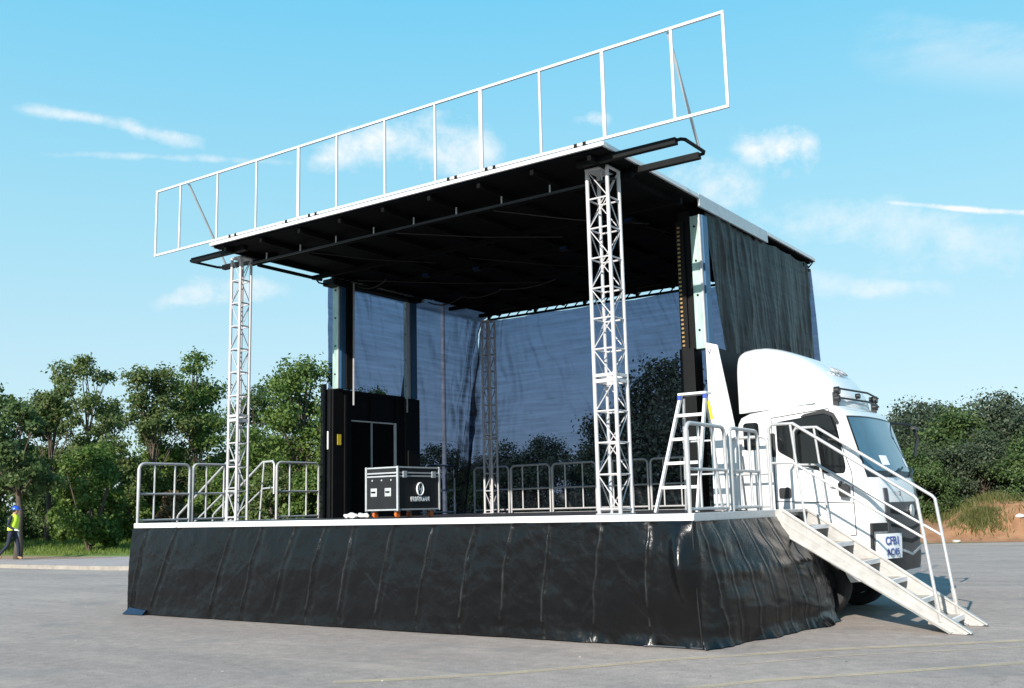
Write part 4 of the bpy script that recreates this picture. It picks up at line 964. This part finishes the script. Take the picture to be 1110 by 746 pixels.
# emblem: ring with a stylised H, and lettering
mb = MB(); cy_, cz_ = (fcy0+fcy1)/2+.02, 1.70
mb.tube([(fcx1+.008, cy_+.072*math.cos(a), cz_+.088*math.sin(a)) for a in [2*math.pi*i/24 for i in range(25)]], .011, 6, False)
mb.bar((fcx1+.008, cy_-.045, cz_-.05), (fcx1+.008, cy_-.012, cz_+.055), .018, .006, (1, 0, 0)); mb.bar((fcx1+.008, cy_+.012, cz_-.06), (fcx1+.008, cy_+.045, cz_+.045), .018, .006, (1, 0, 0)); mb.bar((fcx1+.0085, cy_-.03, cz_-.005), (fcx1+.0085, cy_+.03, cz_+.005), .02, .006, (1, 0, 0))
mb.build('emblem', PAPER, fc)
text_mesh('lettering', 'HUAYUAN', .085, PAPER, fc, (fcx1+.006, cy_, 1.555), (0, 1, 0), (0, 0, 1), .003, .004)
for x in (fcx0+.09, fcx1-.09):
    for y in (fcy0+.09, fcy1-.09):
        o = MB().box(x-.035, x+.035, y-.03, y+.03, 1.385, 1.398).build('castor', ALU, fc); MB().cyl((x, y, HD+.046), 'x', .044, .034, 16).build('castor_wheel', ORANGE, o)
# white bundle beside it
mb = MB()
for k in range(3):
    c = (-6.02-.12*k+.03*math.sin(k*5), 1.66+.05*math.cos(k*3), HD+.036); mb.sphere(c, .07+.015*math.sin(k*4), 16, 10, (1.5, 1.0, .48))
o = mb.build('cloth_bundle', CLOTH, loc=(-6.25, 1.66, HD)); smoothen(o.data, None); tag(o, 'crumpled white cloth bundle lying on the deck beside the flight case', 'cloth')
for v in o.data.vertices: v.co += Vector((0, 0, .03*fbm(v.co.x*12, v.co.y*12, v.co.z*12)))

# ------------------------------------------------------------------ vegetation
def leaves(name, cen, size, m, parent, aspect=.62, upb=.35, outw=None):
    n = len(cen); nr = RNG.normal(size=(n, 3)); nr[:, 2] += upb
    if outw is not None: nr += outw*.9; nr /= np.linalg.norm(nr, axis=1)[:, None]
    a = np.cross(nr, RNG.normal(size=(n, 3))); a /= np.linalg.norm(a, axis=1)[:, None]; b = np.cross(nr, a)
    s = (size*RNG.uniform(.6, 1.35, n))[:, None]
    V = np.stack([cen-a*s*.5, cen+b*s*aspect*.5+nr*s*.08, cen+a*s*.5, cen-b*s*aspect*.5+nr*s*.08], 1).reshape(-1, 3)
    me = bpy.data.meshes.new(name); me.vertices.add(n*4); me.vertices.foreach_set('co', V.astype(np.float32).ravel())
    me.loops.add(n*4); me.loops.foreach_set('vertex_index', np.arange(n*4, dtype=np.int32))
    me.polygons.add(n); me.polygons.foreach_set('loop_start', np.arange(0, n*4, 4, dtype=np.int32))
    me.update(calc_edges=True); me.validate(); me.materials.append(m)
    o = bpy.data.objects.new(name, me); COL.objects.link(o); o.parent = parent; return o
def tree_mesh(root, h, rad, base, nclump, nleaf, lsize, m, seed, loose=1.0, trunk_r=.14, dead=0):
    """trunk with limbs and a crown of leaf clumps; local coords"""
    rg = np.random.default_rng(seed); mb = MB()
    lean = rg.normal(size=2)*.04*h
    tp = [(lean[0]*t**2, lean[1]*t**2, h*.72*t) for t in np.linspace(0, 1, 8)]
    tp = [(x+.03*h*.1*rg.normal(), y+.03*h*.1*rg.normal(), z) for x, y, z in tp]; tp[0] = (0, 0, -.1)
    mb.tube(tp, [trunk_r*(1.15-.95*i/7) for i in range(8)], 8)
    C = []; Rr = []
    for k in range(nclump):
        for _ in range(30):
            z = rg.uniform(0, 1); prof = math.sin(math.pi*min(1, (z*.88+.12)))**.6*(1-.25*z)
            a = rg.uniform(0, 2*math.pi); r = math.sqrt(rg.uniform(.05, 1))*prof
            c = np.array([math.cos(a)*r*rad+lean[0]*z, math.sin(a)*r*rad+lean[1]*z, base+(h-base)*z*.94])
            if all(np.linalg.norm((c-q)/[1, 1, .9]) > .22*rad for q in C): break
        C.append(c); Rr.append(rad*rg.uniform(.15, .34)*loose)
    for c in C:
        j = int(np.clip((c[2]-.25*h)/(.72*h)*7, max(1, math.ceil(base/(.72*h)*7*.85)), 6)); s = np.array(tp[j]); mid = (s+c)/2+rg.normal(size=3)*.06*rad+np.array([0, 0, .04*h])
        mb.tube([s, mid, c], [trunk_r*.26, trunk_r*.16, trunk_r*.06], 5, False)
        for _ in range(1):
            e = c+rg.normal(size=3)*.09*rad; mb.tube([mid, (mid+e)/2+rg.normal(size=3)*.04*rad, e], [trunk_r*.15, trunk_r*.1, trunk_r*.04], 4, False)
    tr = MB.build(mb, 'trunk', BARK, None); tr.parent = root; smoothen(tr.data, None)
    w = np.array(Rr)**2; cnt = (nleaf*w/w.sum()).astype(int); P = []; O = []
    for c, r, n in zip(C, Rr, cnt):
        d = rg.normal(size=(n, 3)); d /= np.linalg.norm(d, axis=1)[:, None]; q = rg.uniform(0, 1, n)**.45
        nsub = 9; sub = rg.normal(size=(nsub, 3)); sub /= np.linalg.norm(sub, axis=1)[:, None]; pick = rg.integers(0, nsub, n)
        off = (d*q[:, None]*.62+sub[pick]*.62)*np.array([1.12, 1.12, .80])*(1+.48*(rg.random(n) < .30)*rg.random(n))[:, None]; p = c+off*r; P.append(p)
        oc = p-np.array([lean[0]*.5, lean[1]*.5, (h+base)*.45]); oc /= np.linalg.norm(oc, axis=1)[:, None]+1e-6; O.append(off*.8+oc*.6)
    P = np.concatenate(P); O = np.concatenate(O); k = P[:, 2] > .05; P = P[k]; O = O[k]
    leaves('crown', P, lsize, m, root, outw=O)
def bush_mesh(root, h, rad, nleaf, lsize, m, seed, name='foliage'):
    rg = np.random.default_rng(seed); mb = MB()
    for k in range(7):
        a = rg.uniform(0, 6.28); mb.tube([(0, 0, -.05), (math.cos(a)*rad*.25, math.sin(a)*rad*.25, h*.35), (math.cos(a)*rad*.55, math.sin(a)*rad*.55, h*.75)], [.05, .035, .012], 5, False)
    st = mb.build('stem', BARK, None); st.parent = root
    P = []; nc = 34
    for k in range(nc):
        z = rg.uniform(.08, .95); a = rg.uniform(0, 6.28); r = math.sqrt(rg.uniform(.15, 1))*math.sin(math.pi*min(1, z*.72+.25))**.7
        c = np.array([math.cos(a)*r*rad*.8, math.sin(a)*r*rad*.8, z*h*.9]); rr_ = rad*rg.uniform(.20, .34)
        d = rg.normal(size=(nleaf//nc, 3)); d /= np.linalg.norm(d, axis=1)[:, None]; q = rg.uniform(0, 1, nleaf//nc)**.4
        P.append(c+d*q[:, None]*rr_)
    P = np.concatenate(P); P = P[P[:, 2] > .03]; O = P-np.array([0, 0, h*.4]); O /= np.linalg.norm(O, axis=1)[:, None]+1e-6; leaves(name, P, lsize, m, root, upb=.2, outw=O)
def polar(az, d): return (CAM.x+math.sin(R(az))*d, CAM.y+math.cos(R(az))*d)
TG = 'trees beyond the grass verge'
def tree(az, d, h, rad, base, m, seed, label, ncl=26, nl=9000, ls=.20, loose=1.0, tr=.14, group=TG, name='broadleaf_tree'):
    x, y = polar(az, d); t = thing(name, (x, y, bank(x, y) if az < -43 else 0), label, 'tree', group); tree_mesh(t, h, rad, base, ncl, nl, ls, m, seed, loose, tr); return t
tree(-47.0, 46, 8.1, 3.0, 1.6, LEAF_A, 11, 'tall leafy tree rising behind the left front truss tower', 44, 21000, .165, 1.0)
tree(-43.6, 50, 6.6, 2.6, 1.0, LEAF_A, 12, 'green tree partly hidden by the black end wall of the stage', 36, 13500, .165)
tree(-52.3, 50, 8.5, 2.5, 1.0, LEAF_A, 13, 'slim upright green tree left of the front truss tower', 38, 18000, .165)
tree(-54.6, 47, 7.6, 2.5, 1.0, LEAF_C, 14, 'olive green tree behind the big round shrub', 36, 12500, .165, .9)
tree(-57.6, 55, 9.5, 2.9, 2.2, LEAF_C, 15, 'highest tree of the left group with a loose open top', 34, 12000, .17, .78)
tree(-59.6, 50, 7.4, 2.0, 2.2, LEAF_C, 16, 'thin tree with a few browned leaves and sky between branches', 28, 7500, .16, .8)
tree(-62.4, 44, 6.3, 2.5, 2.0, LEAF_B, 17, 'dark tree with a bare trunk right above the walking worker', 34, 12500, .16, .88)
tree(-60.9, 38, 5.2, 1.6, 2.2, LEAF_B, 18, 'small dark tree with a slender bare trunk just right of the walking worker', 26, 7000, .145, .85)
tree(-65.5, 46, 6.6, 3.0, 1.8, LEAF_B, 19, 'broad dark tree half out of the photo on the left', 34, 15000, .17)
tree(-49.6, 58, 7.6, 2.8, 1.0, LEAF_B, 20, 'darker tree filling the gap left of the truss tower', 34, 15000, .175)
SG = 'shrubs along the grass verge'
def bush(az, d, h, rad, m, seed, label, nl=5000, ls=.16, group=SG, z=0, name='shrub'):
    x, y = polar(az, d); t = thing(name, (x, y, bank(x, y)), label, 'shrub', group); bush_mesh(t, h, rad, nl, ls, m, seed); return t
bush(-57.6, 41, 4.3, 1.75, LEAF_A, 31, 'large round dense shrub on the grass left of the stage', 12000, .15)
bush(-53.4, 44, 2.1, 1.05, LEAF_D, 32, 'dried brown shrub seen through the front left guard rail', 4200, .12)
bush(-55.2, 47, 2.9, 1.7, LEAF_A, 33, 'bright green shrub between the round shrub and the dried one', 6000)
bush(-50.9, 46, 3.0, 1.9, LEAF_A, 34, 'leafy shrub behind the second guard rail panel on the left', 6500)
bush(-48.2, 43, 2.7, 1.7, LEAF_C, 35, 'yellowish shrub behind the left front truss tower foot', 6000)
bush(-46.0, 42, 2.9, 1.7, LEAF_A, 36, 'green shrub seen through the far left stair rail', 6500)
bush(-44.0, 42, 3.4, 1.6, LEAF_A, 37, 'light green shrub next to the black end wall', 6500)
bush(-62.8, 52, 2.2, 2.0, LEAF_C, 38, 'low shrub behind the walking worker', 5000)
bush(-60.2, 54, 2.6, 2.0, LEAF_B, 39, 'low dark shrub in the shade left of the round shrub', 5000)
bush(-64.0, 60, 3.6, 3.4, LEAF_C, 61, 'wide shrub at the far left behind the tree trunks', 8000, .2)
bush(-58.6, 62, 4.2, 3.4, LEAF_B, 62, 'wide dark shrub filling the gap behind the round shrub', 8000, .2)
bush(-55.6, 60, 4.4, 3.2, LEAF_A, 63, 'wide green shrub behind the nearest guard rail panel', 8000, .2)
bush(-52.0, 60, 4.0, 3.4, LEAF_C, 64, 'wide olive shrub behind the second guard rail panel', 8000, .2)
bush(-48.4, 58, 4.2, 3.4, LEAF_A, 65, 'wide green shrub deep behind the left front truss tower', 8000, .2)
bush(-44.8, 57, 4.2, 3.2, LEAF_B, 66, 'wide dark shrub deep behind the far stairs', 8000, .2)
bush(-42.0, 54, 4.0, 3.0, LEAF_A, 67, 'wide green shrub hidden mostly by the black end wall', 7000, .2)
# wood behind the mound, and trees seen through the back net
WG = 'trees of the dense wood behind the yard'
wood_a = tree(-13.6, 45, 5.3, 2.4, .3, LEAF_W, 41, 'grey green wood tree just above the cab mirror', 52, 19000, .135, 1.0, .1, WG, 'wood_tree')
wood_b = tree(-9.4, 44, 5.6, 2.5, .3, LEAF_W, 42, 'tallest wood tree near the right edge of the photo', 52, 19000, .135, 1.0, .1, WG, 'wood_tree')
wood_c = tree(-11.4, 42, 4.7, 2.2, .2, LEAF_B, 43, 'dark dense wood tree behind the red soil mound', 52, 19000, .135, 1.0, .1, WG, 'wood_tree')
for i, (az, d, sc, src, l) in enumerate([
        (-6.9, 43, 1.0, wood_a, 'wood tree cut by the right edge of the photo'), (-4.6, 42, .95, wood_b, 'wood tree just outside the right edge'), (-7.9, 50, 1.12, wood_c, 'dark wood tree standing deeper behind the tallest one'),
        (-12.4, 50, 1.05, wood_b, 'wood tree deeper in behind the handrail top'), (-15.3, 47, .97, wood_c, 'dark wood tree right behind the cab windscreen'), (-17.2, 48, 1.0, wood_a, 'wood tree hidden mostly by the cab front'),
        (-14.5, 40, .80, wood_b, 'lower wood tree close behind the cab nose'), (-10.3, 40, .70, wood_a, 'low wood tree at the top of the soil mound'), (-8.2, 39.5, .72, wood_c, 'low dark wood tree behind the grassy end of the mound'), (-6.0, 39, .75, wood_b, 'low wood tree at the right edge behind the mound'),
        (-25.6, 34, 1.15, wood_b, 'tree seen through the net just left of the black mast'), (-28.0, 36, 1.0, wood_a, 'tree seen through the net right of the front truss tower'), (-30.6, 46, .86, wood_c, 'dark tree seen through the net behind the right front truss tower'),
        (-33.2, 42, .80, wood_b, 'dark tree seen through the middle of the back net'), (-35.6, 42, .76, wood_a, 'tree seen through the back net right of the back truss'), (-37.6, 46, .72, wood_c, 'tree seen through the net behind the back truss tower'), (-39.6, 46, .80, wood_b, 'tree seen through the net right of the end wall'), (-41.6, 46, .82, wood_a, 'tree seen through the net close to the end wall'),
        (-11.9, 56, 1.12, wood_a, 'hazy wood tree in the back row left of the tallest one'), (-9.0, 57, 1.18, wood_c, 'hazy dark wood tree in the back row at the tallest one'), (-13.6, 38.5, .66, wood_c, 'low dark wood tree just left of the soil mound top'),
        (-23.4, 40, 1.0, wood_c, 'wood tree hidden behind the cab fairing'), (-20.8, 44, 1.0, wood_b, 'wood tree hidden behind the middle of the cab')]):
    c = copy_tree(src); x, y = polar(az, d); c.location = (x, y, 0); c.scale = (sc, sc, sc); c.rotation_euler = (0, 0, i*1.7+.4); c['label'] = l
# grass and weeds
def blades(name, pts, hgt, m, label=None, spread=.05):
    n = len(pts); a = RNG.uniform(0, 2*math.pi, n); h = hgt*RNG.uniform(.5, 1.4, n); w = .012+.012*RNG.random(n)
    dx = np.cos(a); dy = np.sin(a); lx = RNG.normal(size=n)*.35*h; ly = RNG.normal(size=n)*.35*h
    z0 = pts[:, 2]; V = np.stack([np.stack([pts[:, 0]-dx*w, pts[:, 1]-dy*w, z0], 1), np.stack([pts[:, 0]+dx*w, pts[:, 1]+dy*w, z0], 1), np.stack([pts[:, 0]+lx, pts[:, 1]+ly, z0+h], 1)], 1).reshape(-1, 3)
    me = bpy.data.meshes.new(name); me.vertices.add(n*3); me.vertices.foreach_set('co', V.astype(np.float32).ravel()); me.loops.add(n*3); me.loops.foreach_set('vertex_index', np.arange(n*3, dtype=np.int32))
    me.polygons.add(n); me.polygons.foreach_set('loop_start', np.arange(0, n*3, 3, dtype=np.int32)); me.update(calc_edges=True); me.validate(); me.materials.append(m)
    o = bpy.data.objects.new(name, me); COL.objects.link(o); o['kind'] = 'stuff'
    if label: o['label'] = label; o['category'] = name.replace('_', ' ')
    return o
n = 120000; az = RNG.uniform(R(-66), R(-41), n); d = 33+RNG.random(n)**1.6*28
pts = np.stack([CAM.x+np.sin(az)*d, CAM.y+np.cos(az)*d, np.full(n, -.02)], 1)
edge = np.interp(pts[:, 0], [-90, -45, -28.5, -17.8], [8.0, 10.1, 11.1, 13.2]); pts = pts[pts[:, 1] > edge+.1]; pts[:, 2] = [bank(a, b)-.03 for a, b in pts[:, :2]]
blades('grass', pts, .20, GRASSM, 'green grass growing on the verge left of the stage')
n = 26000; P = []
for cx, cy, rx, ry, k in ((-5.2, 28.2, 3.4, 1.0, .20), (-2.45, 26.7, .7, .5, .06), (-8.5, 26.5, 2.5, 2.0, .12), (-2.6, 28.5, 2.2, 1.0, .10), (1.2, 29.9, 2.2, 1.6, .15), (5.0, 32.5, 4.0, 2, .2), (13, 38, 4, 2, .15), (-10, 27, 3, 2.5, .15)):
    mm = int(n*k); x = cx+RNG.normal(size=mm)*rx*.5; y = cy+RNG.normal(size=mm)*ry*.5; P.append(np.stack([x, y, [mound_h(a, b)-.06 for a, b in zip(x, y)]], 1))
blades('weeds', np.concatenate(P), .26, WEEDM, 'yellowish green weeds growing over the red soil mound')
# pale rubble at the foot of the mound
for i, (x, y, r, l) in enumerate(((.1, 26.95, .15, 'pale stone at the foot of the red soil mound, largest and rightmost'), (-2.9, 25.2, .09, 'small pale stone near the asphalt edge behind the handrail'), (-1.3, 27.0, .10, 'white plastic scrap lying on the lower slope of the soil mound'))):
    mb = MB(); mb.sphere((x, y, mound_h(x, y)+r*.3), r, 10, 7, (1.4, .9, .6)); o = mb.build('stone', PAPER if i == 2 else CONC, loc=(x, y, mound_h(x, y)))
    for v in o.data.vertices: v.co *= 1+.3*fbm(v.co.x*9+i, v.co.y*9, v.co.z*9)
    tag(o, l, 'stone')
# grit and dry leaf bits on the asphalt
mb = MB(); rg = np.random.default_rng(5)
for k in range(420):
    x, y = rg.uniform(-16, 12), rg.uniform(-6.5, 14)
    if -9.4 < x < 1.2 and -.4 < y < 8.5: continue
    r = rg.uniform(.006, .017); a = rg.uniform(0, 6.28); ca, sa = math.cos(a)*r, math.sin(a)*r; z = .002+r*rg.uniform(.3, .9)
    mb.add([(x+ca, y+sa, .002), (x-sa, y+ca, .002), (x-ca*1.2, y-sa*1.2, .002), (x+sa, y-ca, .002), (x+ca*.2, y, z)], [(0, 1, 4), (1, 2, 4), (2, 3, 4), (3, 0, 4)])
o = struct(mb.build('grit', leafmat('grit_bits', (.10, .055, .03), (.34, .31, .27), (.62, .60, .56), .05)), 'stuff'); o['label'] = 'tiny stones and dry leaf bits on the asphalt'; o['category'] = 'grit'
# pole behind the net and pale wall far off
x, y = polar(-38.95, 26)
pl = thing('utility_pole', (x, y, 0), 'pale straight pole seen through the net left of the back truss tower', 'pole')
MB().tube([(x, y, -.1), (x, y, 7.6)], [.065, .05], 12).build('shaft', CONC, pl); MB().cyl((x, y, 7.66), 'z', .085, .12, 12).build('cap', ALU, pl)
a, b = polar(-63.5, 78), polar(-58.8, 86)
wl_ = thing('boundary_wall', ((a[0]+b[0])/2, (a[1]+b[1])/2, 0), 'low pale wall glimpsed between the tree trunks far on the left', 'wall')
MB().bar((a[0], a[1], .9), (b[0], b[1], .9), .25, 1.9).build('wall_face', PALEW, wl_); MB().bar((a[0], a[1], 1.9), (b[0], b[1], 1.9), .35, .1).build('coping', CONC, wl_)

# ------------------------------------------------------------------ walking worker
SKINM = mat('skin', (.42, .25, .17), .55); NAVY = mat('navy_cloth', (.012, .017, .035), .85, bump=.2, bscale=30); BOOT = mat('tan_boot', (.36, .22, .10), .7); GLOVE = mat('white_glove', (.72, .72, .72), .8)
VEST = mat('hi_vis_vest', (.62, .80, .05), .6, var=.08); HELM = mat('blue_helmet', (.02, .09, .50), .3, coat=.4)
px, py = -28.1, 8.62
pe = thing('person', (px, py, .105), 'worker walking in a blue helmet, yellow high visibility vest, navy clothes and white gloves', 'person', rz=R(33))
J = {'pel': (0, 0, .93, .135), 'wst': (.01, 0, 1.08, .125), 'che': (.03, 0, 1.28, .15), 'nek': (.045, 0, 1.44, .06), 'chin': (.07, 0, 1.52, .07), 'hed': (.075, 0, 1.60, .095), 'crn': (.065, 0, 1.68, .08), 'nose': (.165, 0, 1.575, .02),
     'lhp': (0, .09, .90, .095), 'lkn': (.16, .10, .52, .065), 'lan': (.20, .10, .10, .045), 'lto': (.33, .10, .045, .04),
     'rhp': (0, -.09, .90, .095), 'rkn': (-.06, -.10, .50, .065), 'ran': (-.34, -.10, .19, .045), 'rto': (-.27, -.10, .06, .04),
     'lsh': (.02, .19, 1.37, .065), 'lel': (-.10, .24, 1.12, .048), 'lwr': (.02, .24, .90, .035), 'lha': (.06, .24, .83, .035),
     'rsh': (.02, -.19, 1.37, .065), 'rel': (-.02, -.25, 1.10, .048), 'rwr': (.20, -.24, .98, .035), 'rha': (.275, -.235, .965, .034)}
E = [('pel', 'wst'), ('wst', 'che'), ('che', 'nek'), ('nek', 'chin'), ('chin', 'hed'), ('hed', 'crn'), ('hed', 'nose'), ('pel', 'lhp'), ('lhp', 'lkn'), ('lkn', 'lan'), ('lan', 'lto'), ('pel', 'rhp'), ('rhp', 'rkn'), ('rkn', 'ran'), ('ran', 'rto'),
     ('che', 'lsh'), ('lsh', 'lel'), ('lel', 'lwr'), ('lwr', 'lha'), ('che', 'rsh'), ('rsh', 'rel'), ('rel', 'rwr'), ('rwr', 'rha')]
for s, hx in (('l', (.06, .24, .83)), ('r', (.275, -.235, .965))):
    d = Vector((.035, 0, -.075)) if s == 'l' else Vector((.075, 0, -.02))
    for k in range(4):
        o_ = Vector((0, (k-1.5)*.017, 0)); a_ = Vector(hx)+d*.5+o_; ln = (.9, 1.1, 1.0, .8)[k]
        J[f'{s}f{k}'] = (*a_, .0105); b_ = a_+d*.5*ln+Vector((0, 0, -.012)); J[f'{s}g{k}'] = (*b_, .0085); E += [(f'{s}ha', f'{s}f{k}'), (f'{s}f{k}', f'{s}g{k}')]
    a_ = Vector(hx)+d*.25+Vector((.015, .028 if s == 'r' else -.028, .0)); J[f'{s}t'] = (*a_, .011); E.append((f'{s}ha', f'{s}t'))
keys = list(J); me = bpy.data.meshes.new('body'); me.from_pydata([J[k][:3] for k in keys], [(keys.index(a), keys.index(b)) for a, b in E], [])
bo = bpy.data.objects.new('body', me); COL.objects.link(bo); bo.modifiers.new('skin', 'SKIN')
for i, k in enumerate(keys): sv = me.skin_vertices[0].data[i]; sv.radius = (J[k][3], J[k][3]); sv.use_root = (k == 'pel')
bo.modifiers.new('sub', 'SUBSURF').levels = 2
bpy.context.view_layer.update(); dg = bpy.context.evaluated_depsgraph_get(); m2 = bpy.data.meshes.new_from_object(bo.evaluated_get(dg)); bpy.data.objects.remove(bo)
m2.name = 'body'; m2.materials.clear()
for q in (NAVY, SKINM, BOOT, GLOVE): m2.materials.append(q)
for p_ in m2.polygons:
    c = p_.center
    hand = min((c-Vector((.30, -.235, .955))).length, (c-Vector((.08, .24, .81))).length)
    p_.material_index = 1 if c.z > 1.445 else (2 if c.z < (.12 if c.x > 0 else .17) else (3 if hand < .095 else 0))
smoothen(m2, None); body = bpy.data.objects.new('body', m2); COL.objects.link(body); body.parent = pe
mb = MB(); rows = []
for z, rx, ry, cx in ((.96, .155, .20, .01), (1.08, .150, .19, .015), (1.22, .165, .20, .03), (1.34, .165, .205, .035), (1.42, .12, .15, .04), (1.46, .08, .09, .045)):
    rows.append([(cx+rx*math.cos(a), ry*math.sin(a)*(1 if z < 1.1 or abs(math.sin(a)) < .8 else .86), z) for a in [2*math.pi*i/20 for i in range(21)]])
v_ = MB().grid(rows).build('safety_vest', VEST, None); v_.parent = pe; smoothen(v_.data, None)
mb = MB(); rows = []
for t in range(7):
    a = R(90*t/6); rows.append([(.07+.125*math.cos(a)*math.cos(b)*1.1, .125*math.cos(a)*math.sin(b), 1.625+.125*math.sin(a)) for b in [2*math.pi*i/20 for i in range(21)]])
mb.grid(rows); mb.prism([(.07+.20*math.cos(b), .12*math.sin(b)) for b in [R(-70+140*i/10) for i in range(11)]]+[(.10, .11), (.10, -.11)], 'z', 1.615, 1.628)
h_ = mb.build('helmet', HELM, None); h_.parent = pe; smoothen(h_.data, 40)
mb = MB(); mb.sphere((.055, 0, 1.585), .096, 12, 8, (.9, 1.0, .8)); h_ = mb.build('hair', mat('dark_hair', (.01, .009, .008), .7), None); h_.parent = pe
bpy.context.view_layer.update()
